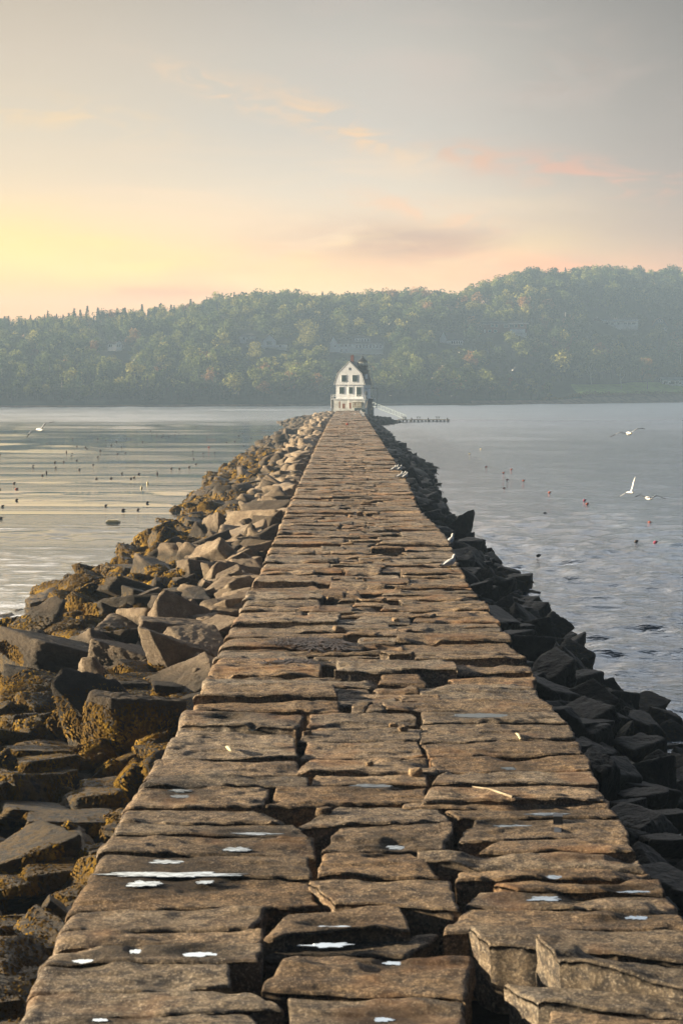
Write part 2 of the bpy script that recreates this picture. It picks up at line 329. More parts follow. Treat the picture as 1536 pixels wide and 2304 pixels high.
for k_, (L0, a0) in enumerate(((.55, .055), (1.1, .070), (2.2, .055), (4.5, .040), (9.0, .02))):
    on = np.clip((L0-lam*.8)/(L0*.5), 0, 1); hw_ += on*(a0+(farw if L0 == 9.0 else 0))*vn(np.column_stack([q2[:, 0]/(L0*1.15)+q2[:, 1]*.12/L0, q2[:, 1]/L0, q2[:, 0]*0])+k_*31.7, 70+k_)*(1 if k_ < 3 else .6)
gust = .72+.5*np.clip(fbm(q2*np.array([.02,.035,1])+9, 3, 66)+.3, 0, 1); zw = hw_*WAMP*gust*1.75*np.clip((990-q2[:, 1])/40, 0, 1)*(au.ravel() <= 1)
q2[:, 2] = zw; iw = np.arange(WX.size).reshape(WX.shape)
o = mk('water', q2, np.stack([iw[:-1,:-1], iw[:-1,1:], iw[1:,1:], iw[1:,:-1]], -1).reshape(-1, 4), M_water, smooth=True); tag(o, kind='structure')

# ------------------------------------------------------------------ breakwater outline
WZ = 2.6
def track(pts, z):
    a = np.array([P(x, y, z)[:2] for x, y in pts]); a = a[np.argsort(a[:, 1])]; return lambda Y: np.interp(Y, a[:, 1], a[:, 0])
XLE = track([(20,2304),(212,1953),(275,1818),(345,1705),(400,1642),(490,1460),(590,1270),(665,1100),(712,1000),(740,945),(756,925)], WZ)
XRE = track([(1690,2304),(1545,2050),(1465,1952),(1395,1835),(1345,1765),(1305,1690),(1248,1595),(1208,1560),(1193,1505),(1138,1430),(1113,1380),(1053,1315),(1008,1210),(943,1145),(913,1075),(883,1030),(833,955),(815,928)], WZ)
XLW = track([(-190,1560),(0,1400),(60,1350),(150,1328),(235,1288),(300,1240),(380,1180),(430,1125),(472,1108),(480,1080),(540,1035),(600,990),(650,962),(632,953),(640,945),(700,926)], 0)
XRW = track([(1790,1900),(1536,1640),(1470,1600),(1400,1575),(1330,1500),(1290,1440),(1240,1400),(1200,1322),(1130,1270),(1060,1200),(1010,1150),(985,1100),(975,1075),(978,1052),(940,1032),(900,1000),(862,962),(895,950),(930,934)], 0)
YEND = 384.0
def bank(X, Y):
    """height of the rubble at a place beside the walkway"""
    l, r, lw, rw = XLE(Y), XRE(Y), XLW(Y), XRW(Y)
    tl = np.clip((l-X)/np.maximum(l-lw, 1), 0, 1.6); tr = np.clip((X-r)/np.maximum(rw-r, 1), 0, 1.6)
    top = np.interp(Y, [14, 28, 42, 380], [.70, .80, 1.8, 2.15])
    zl = top*(1-tl)+(-.1)*tl; zr = 1.75*(1-tr)+(-.15)*tr
    return np.where(X < (l+r)/2, zl, zr)
# bed of rubble beneath everything
ys = np.concatenate([np.arange(6, 120, 1.0), np.arange(120, YEND+14, 3.0)]); us = np.linspace(-1.5, 1.5, 61)
V = []
for Y in ys:
    l, r, lw, rw = XLE(Y), XRE(Y), XLW(Y), XRW(Y)
    for u in us:
        if u < -.3: X = l+(u+.3)*(l-lw)*1.0
        elif u > .3: X = r+(u-.3)*(rw-r)*1.0
        else: X = (l+r)/2+(u/.3)*(r-l)/2*.88
        V.append((X, Y, 0))
V = np.array(V); zz = bank(V[:, 0], V[:, 1])-.50+.35*fbm(V*np.array([.9,.9,1]), 3, 5)
zz = np.where((V[:, 0] > XLE(V[:, 1])+.1) & (V[:, 0] < XRE(V[:, 1])-.1), 1.75, zz); endf = np.clip((V[:, 1]-YEND-2)/10, 0, 1); V[:, 2] = zz*(1-endf)-endf*1.2
nu = len(us); idx = np.arange(len(ys)*nu).reshape(len(ys), nu)
Fc = np.stack([idx[:-1,:-1], idx[:-1,1:], idx[1:,1:], idx[1:,:-1]], -1).reshape(-1, 4)
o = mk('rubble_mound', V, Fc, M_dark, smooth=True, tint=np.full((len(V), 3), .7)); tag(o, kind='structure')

# ------------------------------------------------------------------ puddles (photo centre x, y, half width, half height in px)
PUD = [(395,1967,152,7,'long thin puddle stretching over two thirds of a left-hand block'),(322,1987,38,7.5,'oval puddle just in front of the long thin puddle'),(461,1984,20,4.5,'small puddle right of the oval puddle, in front of the long one'),
(378,1938,36,5,'puddle just behind the left half of the long thin puddle'),(531,1910,32,6,'bright puddle on the left column of blocks, behind the long thin puddle'),(575,1875,50,3.5,'very thin streak of water left of the central crack'),
(890,1905,22,6,'small puddle on the broad middle block'),(838,1767,37,5,'puddle on a flat middle block beyond the broad one'),(408,1778,20,4,'farther of two small puddles near the left edge'),(405,1791,20,4,'nearer of two small puddles near the left edge'),
(1078,1609,62,5,'long bright puddle at the far end of the right-hand blocks'),(1222,2021,36,6,'bright puddle on a wide right-hand block'),(1244,1972,20,5,'small puddle on the narrow right-hand block behind the bright one'),
(1148,1857,42,3.5,'thin streak of water on a right-hand block'),(1232,1831,42,4,'faint streaky puddle behind the dark upright stub'),(1430,2064,24,5,'small puddle close to the right edge in the foreground'),
(760,2086,52,5.5,'thin puddle on the middle block with a square right end'),(738,2126,48,6.5,'puddle on the wedge-shaped middle block'),(188,2162,24,6,'small puddle near the left edge low in the photo'),(448,2146,40,6,'pale puddle on the lower left block'),
(305,2140,14,6,'tiny round puddle on the lower left block'),(880,2166,22,5,'small puddle on the large lower middle block'),(862,2293,22,6,'small puddle at the bottom edge in the middle'),(226,2294,14,5,'tiny puddle at the bottom edge on the left'),
(512,1620,28,2.8,'thin puddle on the raised block by the left edge'),(568,1640,9,2.5,'dot of water in front of the raised left block'),(1145,1728,14,4,'small bright puddle in a dark hollow of a right-hand block'),(1420,2005,38,3.5,'thin puddle along a crack near the right edge')]
PW = []
for (px, py, hw, hh, lab) in PUD:
    c = P(px, py, WZ); e = P(px+hw, py, WZ); f_ = P(px, py-hh, WZ); n_ = P(px, py+hh, WZ); PW.append((c[0], c[1], e[0]-c[0], (f_[1]-n_[1])/2))
PWa = np.array(PW)

# ------------------------------------------------------------------ paving blocks
def slab(q, dz, th, sp, seed, rough=1.0, tilt=(0,0), el=0):
    """q: four world xy corners far-left, far-right, near-right, near-left. Rough split block, top at WZ+dz."""
    q = np.array(q, float); LU = (np.linalg.norm(q[1]-q[0])+np.linalg.norm(q[2]-q[3]))/2; LV = (np.linalg.norm(q[3]-q[0])+np.linalg.norm(q[2]-q[1]))/2
    nu = int(np.clip(LU/sp, 6, 170)); nv = int(np.clip(LV/sp, 4, 70))
    u = np.linspace(0, 1, nu+1); v = np.linspace(0, 1, nv+1)
    eu = min(.12, .07/LU*1.0); ev = min(.2, .07/LV*1.0)          # crowd rows to the rim
    def crowd(a, e): return np.where(a < .5, .5*(2*a)**1.5, 1-.5*(2*(1-a))**1.5)
    u = crowd(u, eu); v = crowd(v, ev)
    U, Vv = np.meshgrid(u, v); U = U.ravel(); Vv = Vv.ravel()
    X = q[0][None]*((1-U)*(1-Vv))[:, None]+q[1][None]*(U*(1-Vv))[:, None]+q[2][None]*(U*Vv)[:, None]+q[3][None]*((1-U)*Vv)[:, None]
    P3 = np.column_stack([X, np.full(len(X), seed*3.7)])
    rr = .020+.018*(vn(P3*2.5, seed)+1)
    # irregular outline
    wx = fbm(P3*np.array([1.7,1.7,1]), 3, seed+1); wy = fbm(P3*np.array([1.5,1.5,1]), 3, seed+2)
    em = np.maximum(np.abs(2*U-1)**4, np.abs(2*Vv-1)**4)
    X[:, 0] += (wx*.045+.018*vn(P3*7, seed+8))*rough*em; X[:, 1] += (wy*.040+.016*vn(P3*np.array([6,6,1]), seed+5))*rough*em
    du = np.minimum(U, 1-U)*LU; dv = np.minimum(Vv, 1-Vv)*LV
    # rounded corners of the outline and worn rim
    def drop(d, r): k = np.clip(1-d/r, 0, 1); return r*(1-np.sqrt(np.clip(1-k*k, 0, 1)))
    z = -drop(du, rr)*.8-drop(dv, rr)*.8
    if el: z -= .8*drop(U*LU, .14+.05*vn(P3*3, seed+20))
    st = P3*np.array([.9, 3.2, 1])
    z += rough*(.013*fbm(P3*np.array([.7,1.1,1]), 2, seed+3)+.009*fbm(st*1.6, 4, seed+4))
    tr_ = fbm(P3*np.array([.45,1.5,1])+5, 4, seed+12)*1.5; fl_ = np.floor(tr_); z += rough*.024*(fl_+np.clip((tr_-fl_-.82)/.18, 0, 1))
    z += .013*fbm(P3*np.array([2.6,3.4,1]), 4, seed+14, .6)+.020*rough*fbm(P3*np.array([1.1,3.6,1])+2, 4, seed+15, .55)
    chip = np.clip(fbm(P3*np.array([1.1,1.6,1]), 2, seed+6)-.45, 0, 1)*np.exp(-np.minimum(du, dv)/.22); z -= chip*.22*rough
    z += tilt[0]*(U-.5)*LU+tilt[1]*(.5-Vv)*LV
    zt = WZ+dz+z
    for (cx, cy, ax, ay) in PWa:                                  # puddles lie in shallow hollows
        if abs(cx-X[:, 0].mean()) < LU and abs(cy-X[:, 1].mean()) < LV+1:
            d = np.sqrt(((X[:, 0]-cx)/(ax*1.25))**2+((X[:, 1]-cy)/(ay*1.5))**2); k = np.clip(1.6-d, 0, 1); zt = zt*(1-k)+np.minimum(zt, WZ-.012)*k
    top = np.column_stack([X, zt]); n1 = nv+1; n0 = nu+1
    idx = np.arange(n1*n0).reshape(n1, n0)
    Fs = [np.stack([idx[:-1,:-1], idx[1:,:-1], idx[1:,1:], idx[:-1,1:]], -1).reshape(-1, 4)]
    ring = np.concatenate([idx[0, :], idx[1:, -1], idx[-1, -2::-1], idx[-2:0:-1, 0]])
    cen = top[:, :2].mean(0); base = len(top); V = [top]; prev = ring; n = len(ring)
    nl = 12 if sp < .03 else 5 if sp < .05 else (3 if sp < .1 else 1)
    for k in range(1, nl+1):
        L = top[ring].copy(); f_ = k/nl; L[:, 2] = L[:, 2]*(1-f_)+(WZ+dz-th)*f_
        w_ = fbm(L*np.array([2.6,2.6,4.5])+seed, 4, seed+9)*.040*min(rough, 1.1); dirn = L[:, :2]-cen; dirn /= np.linalg.norm(dirn, axis=1)[:, None]+1e-6
        L[:, :2] += dirn*(w_*math.sin(f_*3.0)-.03*f_)[:, None]; V.append(L)
        cur = base+np.arange(n); Fs.append(np.stack([prev, np.roll(prev, -1), np.roll(cur, -1), cur], -1)[:, ::-1]); prev = cur; base += n
    return np.concatenate(V), np.concatenate(Fs), len(top)
def wet(V, tn):
    T = np.tile(tn, (len(V), 1)).astype(float)
    for (cx, cy, ax, ay) in PWa:
        m_ = (np.abs(V[:, 0]-cx) < ax*3+.5) & (np.abs(V[:, 1]-cy) < ay*3+.5)
        if m_.any(): d = np.sqrt(((V[m_, 0]-cx)/(ax+.22))**2+((V[m_, 1]-cy)/(ay+.16))**2); T[m_] *= (1-.55*np.clip(1.7-d, 0, 1))[:, None]
    return T
def stint():
    b = random.uniform(.86, 1.42); w_ = random.choice((-.06,-.03,0,.03,.06,.11)); return (b*(1+w_), b, b*(1-w_*1.2))
HAND = [ # column, [far-left, far-right, near-right, near-left] as seen in the photo, height, words
('L',[(408,1600),(680,1608),(668,1634),(402,1622)],.07,'raised, with a dark riser'),('L',[(400,1640),(655,1652),(670,1700),(345,1704)],0,'broad and even'),('L',[(345,1706),(664,1712),(690,1742),(325,1746)],.0,'narrow and pinkish'),
('L',[(325,1748),(690,1744),(690,1765),(312,1767)],.03,'thin, with a dark crack before it'),('L',[(310,1770),(612,1772),(592,1812),(275,1816)],-.02,'with two little puddles'),('L',[(273,1819),(575,1817),(660,1848),(260,1846)],.03,'rough and ridged'),
('L',[(259,1849),(655,1851),(705,1884),(245,1876)],0,'smooth and greyish'),('L',[(243,1879),(704,1887),(708,1920),(222,1917)],.0,'with a bright puddle'),('L',[(221,1920),(690,1925),(703,1968),(206,1953)],.03,'crossed by long ridges'),
('L',[(203,1956),(690,1985),(726,2034),(152,2042)],-.03,'holding the long thin puddle'),('L',[(150,2045),(600,2036),(560,2084),(126,2090)],-.02,'hollowed and rough'),('L',[(123,2094),(598,2091),(590,2117),(110,2122)],.03,'long and narrow'),
('L',[(108,2126),(585,2120),(586,2163),(90,2170)],.02,'with a square dark right end'),('L',[(90,2172),(505,2166),(520,2219),(62,2227)],0,'broad, stopping short of the next block'),('L',[(60,2231),(560,2222),(640,2266),(26,2296)],.0,'large, low in the photo'),
('L',[(24,2300),(560,2272),(618,2345),(-14,2360)],.0,'cut by the bottom of the photo'),
('M',[(700,1606),(935,1606),(935,1632),(690,1634)],.0,'flat and narrow'),('M',[(690,1637),(945,1634),(945,1662),(668,1664)],.02,'brownish and flat'),('M',[(690,1667),(940,1665),(958,1700),(680,1702)],-.03,'worn and uneven'),
('M',[(690,1706),(955,1703),(985,1735),(674,1738)],.03,'with a lit orange end'),('M',[(705,1742),(955,1739),(962,1761),(692,1766)],.0,'holding a puddle'),('M',[(625,1770),(965,1765),(952,1802),(594,1811)],.0,'long and pale'),
('M',[(765,1815),(985,1812),(1012,1842),(664,1850)],.03,'dark edged and long'),('M',[(765,1857),(1022,1849),(1002,1906),(722,1912)],.05,'broad and rounded'),('M',[(728,1920),(925,1912),(998,1966),(712,1970)],.02,'rough, with a dark right end'),
('M',[(688,1980),(1010,1973),(1032,2042),(750,2022)],.06,'with a pale split left end'),('M',[(650,2058),(912,2026),(918,2084),(590,2110)],.04,'with a square right end'),('M',[(712,2094),(985,2093),(918,2137),(596,2140)],-.04,'wedge shaped'),
('M',[(650,2142),(1060,2146),(1052,2237),(600,2212)],.07,'large and raised'),('M',[(648,2242),(1050,2245),(1070,2350),(642,2345)],.02,'cut by the bottom of the photo'),
('R',[(950,1604),(1250,1600),(1275,1622),(948,1626)],-.01,'holding the long bright puddle'),('R',[(945,1632),(1280,1628),(1292,1660),(946,1668)],.02,'reddish brown'),('R',[(950,1672),(1298,1664),(1314,1694),(958,1698)],.0,'flat, with small chips'),
('R',[(962,1701),(1318,1697),(1330,1730),(985,1732)],.02,'pale grey'),('R',[(1000,1736),(1333,1734),(1344,1762),(972,1764)],.02,'large and even'),('R',[(968,1768),(1346,1766),(1358,1792),(955,1800)],.07,'raised, with a long dark riser'),
('R',[(910,1805),(1365,1796),(1374,1812),(906,1816)],.0,'thin and reddish'),('R',[(1004,1822),(1376,1816),(1392,1834),(1030,1838)],.02,'narrow'),('R',[(1062,1841),(1395,1838),(1412,1878),(1030,1892)],.04,'with a streak of water'),
('R',[(1132,1888),(1415,1882),(1434,1915),(1080,1912)],.02,'ribbed'),('R',[(940,1917),(1438,1919),(1458,1950),(938,1936)],.03,'very long, with a split left end'),('R',[(1036,1950),(1462,1956),(1470,1970),(1030,1982)],.02,'narrow, over a deep crack'),
('R',[(1110,1987),(1474,1976),(1496,2008),(1160,2002)],.02,'set back from the crack'),('R',[(1080,2006),(1500,2013),(1530,2050),(1045,2040)],.0,'holding a bright puddle'),('R',[(1040,2044),(1532,2054),(1555,2086),(1002,2098)],.02,'long, reaching into the central crack'),
('R',[(1052,2080),(1560,2092),(1610,2166),(1090,2118)],.09,'big and dark, with a pale left end'),('R',[(1210,2106),(1600,2178),(1625,2226),(1268,2160)],.24,'heaved up, with an orange lit left face'),
('R',[(1138,2212),(1630,2242),(1650,2294),(1206,2250)],.12,'tilted, with a pitted pale left end'),('R',[(1242,2272),(1660,2306),(1690,2370),(1228,2350)],.10,'corner-cut granite')]
colname = {'L': 'left', 'M': 'middle', 'R': 'right'}; G_S = 'granite blocks paving the top of the breakwater'
cnt = {'L': 0, 'M': 0, 'R': 0}
for c, quad, dz, wd in sorted(HAND, key=lambda h: -h[1][3][1]):
    q = [P(x, y, WZ+dz)[:2] for x, y in quad]; sd_ = sum(cnt.values())+11; cnt[c] += 1
    tl = {'heaved up, with an orange lit left face': (-.07, 0), 'tilted, with a pitted pale left end': (-.03, .02)}.get(wd, (random.uniform(-.006,.006), random.uniform(-.012,.02)))
    if dz < .03: tl = (0, 0)
    V, Fc, nt_ = slab(q, dz, .75, .028, sd_, 1.0 if 'heaved' not in wd else 1.3, tl, c == 'L')
    o = mk('granite_block', V, Fc, M_gran, smooth=True, tint=wet(V, stint()))
    tag(o, f'{wd.split(chr(44))[0]} block, {ORD(cnt[c])} from the bottom in the {colname[c]} column', 'block', G_S)
rest = []
start = {'L': P(540, 1596, WZ)[1], 'M': P(800, 1602, WZ)[1], 'R': P(1100, 1598, WZ)[1]}
far_items = []
b1 = lambda Y: .36+.08*math.sin(Y*.9)+.05*math.sin(Y*2.3+1)+.05*math.sin(Y*5.7); b2 = lambda Y: .64+.07*math.sin(Y*.8+2)+.05*math.sin(Y*2.9)+.04*math.sin(Y*6.9)
for c in 'LMR':
    y = start[c]
    while y < YEND-6:
        d = random.uniform(.5, 1.35) if random.random() < (.72 if c != 'M' else .35) else random.uniform(.25, .55)
        if y > 120: d *= 1.15
        y1 = y+d; l0, r0, l1, r1 = XLE(y), XRE(y), XLE(y1), XRE(y1)
        u0a = 0 if c == 'L' else (b1(y) if c == 'M' else b2(y)); u1a = b1(y) if c == 'L' else (b2(y) if c == 'M' else 1)
        g = .025*random.random()+.008; j = lambda s=.02: random.uniform(-s, s); sk = random.uniform(-.12, .12)
        q = [(l1+(r1-l1)*u0a+g+(j(.04) if c == 'L' else j(.1)), y1-g+sk*.4), (l1+(r1-l1)*u1a-g+(j(.05) if c == 'R' else j(.1)), y1-g-sk*.4), (l0+(r0-l0)*u1a-g+(j(.05) if c == 'R' else j(.1)), y+g-sk*.4), (l0+(r0-l0)*u0a+g+(j(.04) if c == 'L' else j(.1)), y+g+sk*.4)]
        if c == 'M' and random.random() < .5:
            f_ = random.uniform(.3, .7); ta = [q[0][k]*(1-f_)+q[1][k]*f_ for k in (0, 1)]; tb_ = [q[3][k]*(1-f_)+q[2][k]*f_ for k in (0, 1)]; e_ = random.uniform(.01, .05); s1 = random.uniform(-.12, .12); s2 = random.uniform(-.12, .12)
            far_items.append((y, c, [q[0], (ta[0]-e_+s1, ta[1]), (tb_[0]-e_-s1, tb_[1]), q[3]], d)); far_items.append((y+.01, c, [(ta[0]+e_+s1, ta[1]), q[1], q[2], (tb_[0]+e_-s1, tb_[1])], d))
        else: far_items.append((y, c, q, d))
        y = y1
far_items.sort(key=lambda a: a[0]); FV = []; FF = []; FT = []; base = 0
NIND = 300-len(HAND)
for i, (y, c, q, d) in enumerate(far_items):
    dz = random.gauss(0, .036)+(random.uniform(.03,.08) if random.random() < .18 else 0); tl = (random.uniform(-.008,.008), random.uniform(-.025,.03))
    hasp = any(min(a[0] for a in q)-.3 < cx < max(a[0] for a in q)+.3 and abs(cy-y-d/2) < d/2+.4 for cx, cy, _, _ in PW)
    if hasp: dz = 0.0; tl = (0, 0)
    sp = max(.03, y*.00115)
    V, Fc, nt_ = slab(q, dz, .6, sp, 100+i, 1.15, tl, c == 'L'); tn = stint(); k = c
    if i < NIND:
        cnt[k] += 1; o = mk('granite_block', V, Fc, M_gran, smooth=True, tint=wet(V, tn))
        sz = 'narrow' if d < .7 else ('broad' if d > 1.15 else 'medium'); sh = 'pale' if tn[1] > 1.03 else ('dark' if tn[1] < .9 else 'brown'); hh_ = 'raised' if dz > .045 else ('sunken' if dz < -.03 else 'level')
        tag(o, f'{sz} {sh} {hh_} granite block, {ORD(cnt[k])} from the bottom in the {colname[k]} column', 'block', G_S)
    else: FV.append(V); FF.append(Fc+base); FT.append(np.tile(tn, (len(V), 1))); base += len(V)
o = mk('distant_paving_blocks', np.concatenate(FV), np.concatenate(FF), M_gran, smooth=True, tint=np.concatenate(FT))
tag(o, 'far run of brown granite paving blocks leading up to the lighthouse', 'paving', kind='stuff')

# puddles themselves
for i, ((cx, cy, ax, ay), pd) in enumerate(zip(PW, PUD)):
    n = 64; a = np.linspace(0, 2*math.pi, n, endpoint=False)
    pp = np.column_stack([np.cos(a)*1.7+i*9.1, np.sin(a)*1.7, np.zeros(n)]); r = 1+.40*fbm(pp*1.6, 4, 40+i, .55)
    V = np.column_stack([cx+np.cos(a)*r*ax, cy+np.sin(a)*r*ay*.78, np.full(n, WZ-.004)]); V = np.vstack([V, [[cx, cy, WZ-.004]]]); 
    inner = V[:n].copy(); inner[:, :2] = (inner[:, :2]-[cx, cy])*1.04+[cx, cy]; inner[:, 2] -= .008; V = np.vstack([V, inner])
    Fs = [(j, (j+1) % n, n) for j in range(n)]+[(j, n+1+j, n+1+(j+1) % n, (j+1) % n) for j in range(n)]
    o = mk('puddle', V, Fs, M_pud); tag(o, pd[4], 'puddle', 'puddles of rainwater on the granite blocks')

# ------------------------------------------------------------------ rubble boulders
def ico(n):
    import bmesh
    bm = bmesh.new(); bmesh.ops.create_icosphere(bm, subdivisions=n, radius=1); bm.verts.ensure_lookup_table()
    V = np.array([v.co[:] for v in bm.verts]); Fs = np.array([[v.index for v in f.verts] for f in bm.faces]); bm.free(); return V, Fs
ICO = {n: ico(n) for n in (3, 4, 5, 6)}
def rockshape(seed, lvl, kind='block'):
    r_ = np.random.default_rng(seed); D, Fs = ICO[lvl]; D = D.copy()
    N = []; d = []
    for ax in range(3):
        for sg in (-1, 1):
            n = np.zeros(3); n[ax] = sg; n += r_.normal(0, .17 if kind != 'slab' else .10, 3); N.append(n/np.linalg.norm(n)); d.append(r_.uniform(.78, 1.0))
    for k in range({'block': 3, 'wedge': 4, 'slab': 2}[kind]):
        n = r_.normal(0, 1, 3); n /= np.linalg.norm(n); 
        if kind == 'wedge' and k == 0: n = np.array([.62, -.1, .75]); n /= np.linalg.norm(n); d.append(.38)
        elif kind == 'wedge' and k == 1: n = np.array([-.75, .2, .6]); n /= np.linalg.norm(n); d.append(.5)
        else: d.append(r_.uniform(.85, 1.1))
        N.append(n)
    N = np.array(N); d = np.array(d); q = np.maximum(D@N.T, .001)/d[None]
    p_ = 26.0; inv = (q**p_).sum(1)**(1/p_); V = D/inv[:, None]
    V += D*(.042*fbm(V*3.0+seed, 4, seed)+.022*fbm(V*9+seed, 4, seed+3, .6))[:, None]
    V -= D*(np.clip(fbm(V*1.6+seed*2, 2, seed+7)-.5, 0, 1)*.10)[:, None]
    return V, Fs
PROTO = {}
for lod, lvl, nn in (('near', 6, 10), ('mid', 5, 12), ('low', 4, 10), ('far', 3, 16)):
    for k in ('block', 'wedge', 'slab'):
        for i in range(nn if lod != 'near' else 5):
            V, Fs = rockshape(31*i+{'block': 1, 'wedge': 2, 'slab': 3}[k], lvl, k); PROTO[(lod, k, i)] = (V, Fs)
PM = {}
def proto_mesh(key, m_, tn):
    kk = (key, m_.name, tn)
    if kk not in PM:
        V, Fs = PROTO[key]; o = mk('boulder', V, Fs, m_, smooth=True, tint=np.tile(tn, (len(V), 1))); PM[kk] = o.data; bpy.data.objects.remove(o)
    return PM[kk]
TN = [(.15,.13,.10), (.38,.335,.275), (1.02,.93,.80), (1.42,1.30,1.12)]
ROCKS = []          # (location, euler, half sizes, kind, side, tone, label)
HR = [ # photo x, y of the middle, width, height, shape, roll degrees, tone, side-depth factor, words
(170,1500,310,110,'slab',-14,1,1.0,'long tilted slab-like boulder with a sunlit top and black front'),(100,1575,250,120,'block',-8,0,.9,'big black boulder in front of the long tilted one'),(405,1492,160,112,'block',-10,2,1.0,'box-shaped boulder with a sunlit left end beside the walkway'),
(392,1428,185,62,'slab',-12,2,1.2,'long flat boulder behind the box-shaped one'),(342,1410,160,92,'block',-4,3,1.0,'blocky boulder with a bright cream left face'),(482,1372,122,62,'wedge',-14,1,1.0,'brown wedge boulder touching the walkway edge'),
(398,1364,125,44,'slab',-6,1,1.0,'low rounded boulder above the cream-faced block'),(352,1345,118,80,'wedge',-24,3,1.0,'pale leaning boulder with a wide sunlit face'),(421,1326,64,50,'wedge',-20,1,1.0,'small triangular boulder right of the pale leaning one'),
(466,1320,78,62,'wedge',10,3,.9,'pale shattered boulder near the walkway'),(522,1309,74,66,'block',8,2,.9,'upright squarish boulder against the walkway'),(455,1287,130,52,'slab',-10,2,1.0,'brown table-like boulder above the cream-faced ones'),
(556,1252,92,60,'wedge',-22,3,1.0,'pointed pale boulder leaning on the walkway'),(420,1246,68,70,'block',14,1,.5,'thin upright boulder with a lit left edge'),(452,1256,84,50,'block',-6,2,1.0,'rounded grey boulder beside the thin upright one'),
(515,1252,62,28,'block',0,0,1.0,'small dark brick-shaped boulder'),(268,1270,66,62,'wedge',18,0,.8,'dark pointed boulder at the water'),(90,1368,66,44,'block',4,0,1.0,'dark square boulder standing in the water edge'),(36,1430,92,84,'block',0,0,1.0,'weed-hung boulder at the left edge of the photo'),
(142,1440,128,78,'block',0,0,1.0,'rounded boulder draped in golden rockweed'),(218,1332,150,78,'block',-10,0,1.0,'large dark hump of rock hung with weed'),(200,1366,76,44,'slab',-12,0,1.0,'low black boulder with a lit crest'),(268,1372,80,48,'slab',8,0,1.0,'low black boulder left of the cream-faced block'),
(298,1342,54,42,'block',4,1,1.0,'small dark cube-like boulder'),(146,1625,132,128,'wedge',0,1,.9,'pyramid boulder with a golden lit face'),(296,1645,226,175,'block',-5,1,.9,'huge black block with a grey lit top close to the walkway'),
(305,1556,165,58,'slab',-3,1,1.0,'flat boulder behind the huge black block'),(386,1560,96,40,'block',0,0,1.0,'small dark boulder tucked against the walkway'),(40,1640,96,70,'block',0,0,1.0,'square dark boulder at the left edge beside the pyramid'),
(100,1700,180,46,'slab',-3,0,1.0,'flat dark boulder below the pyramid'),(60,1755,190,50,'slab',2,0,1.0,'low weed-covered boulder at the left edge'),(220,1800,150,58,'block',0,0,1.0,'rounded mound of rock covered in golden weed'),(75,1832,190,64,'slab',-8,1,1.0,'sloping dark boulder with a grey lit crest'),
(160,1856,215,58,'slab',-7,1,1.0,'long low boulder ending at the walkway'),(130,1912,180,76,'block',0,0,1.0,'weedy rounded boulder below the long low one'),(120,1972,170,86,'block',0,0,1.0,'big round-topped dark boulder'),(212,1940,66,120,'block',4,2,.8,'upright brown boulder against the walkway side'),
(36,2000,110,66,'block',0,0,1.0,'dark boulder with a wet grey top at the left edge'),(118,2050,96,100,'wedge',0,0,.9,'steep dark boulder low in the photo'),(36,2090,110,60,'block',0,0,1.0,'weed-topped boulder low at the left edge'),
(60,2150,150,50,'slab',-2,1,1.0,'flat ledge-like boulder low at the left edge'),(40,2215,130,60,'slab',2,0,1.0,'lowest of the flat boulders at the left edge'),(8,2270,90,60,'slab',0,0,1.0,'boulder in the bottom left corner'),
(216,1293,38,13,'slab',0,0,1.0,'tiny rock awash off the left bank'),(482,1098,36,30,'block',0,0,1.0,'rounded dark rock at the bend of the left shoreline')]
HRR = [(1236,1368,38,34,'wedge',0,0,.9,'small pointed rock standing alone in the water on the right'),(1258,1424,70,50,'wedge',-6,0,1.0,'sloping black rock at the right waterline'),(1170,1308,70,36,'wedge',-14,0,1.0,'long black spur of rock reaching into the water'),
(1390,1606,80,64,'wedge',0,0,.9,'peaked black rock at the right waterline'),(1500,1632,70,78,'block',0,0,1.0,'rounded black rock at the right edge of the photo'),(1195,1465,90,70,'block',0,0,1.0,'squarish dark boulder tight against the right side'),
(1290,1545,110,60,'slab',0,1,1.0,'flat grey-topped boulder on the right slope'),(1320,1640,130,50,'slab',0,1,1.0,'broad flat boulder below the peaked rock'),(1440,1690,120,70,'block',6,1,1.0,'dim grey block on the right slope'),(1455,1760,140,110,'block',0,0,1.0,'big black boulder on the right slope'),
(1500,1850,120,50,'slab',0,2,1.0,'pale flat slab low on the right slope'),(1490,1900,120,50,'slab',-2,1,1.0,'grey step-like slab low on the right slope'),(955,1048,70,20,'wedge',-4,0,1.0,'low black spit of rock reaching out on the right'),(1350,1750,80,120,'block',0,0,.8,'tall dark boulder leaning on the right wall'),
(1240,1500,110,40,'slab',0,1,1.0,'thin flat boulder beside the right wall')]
def place_hand(e, side):
    px, py, wpx, hpx, kind, roll, tone, df, lab = e
    z = .8
    for _ in range(30):
        p = P(px, py+hpx*.05, z); z = .6*z+.4*float(bank(p[0], p[1]))
    k = F/p[1]; hw = wpx/k/2*1.0; hh = max(hpx/k/2*.98, .16); hd = max(hw*.72*df, hh*.9)
    hh2 = hh*1.1*(.62 if (py > 1680 and side == 'left' and kind != 'wedge') else 1)
    ROCKS.append(((p[0], p[1]+hd*.3, z+(.05 if side == 'left' else 0)-hh*.12), (R(random.uniform(-5,5)), R(-roll), R(random.uniform(12,34))), (hw, hd, hh2), kind, side, tone, lab))
for e in HR: place_hand(e, 'left')
for e in HRR: place_hand(e, 'right')
handbox = [(r[0][0], r[0][1], max(r[2][0], .6)*.8, r[2][1]*.8) for r in ROCKS]
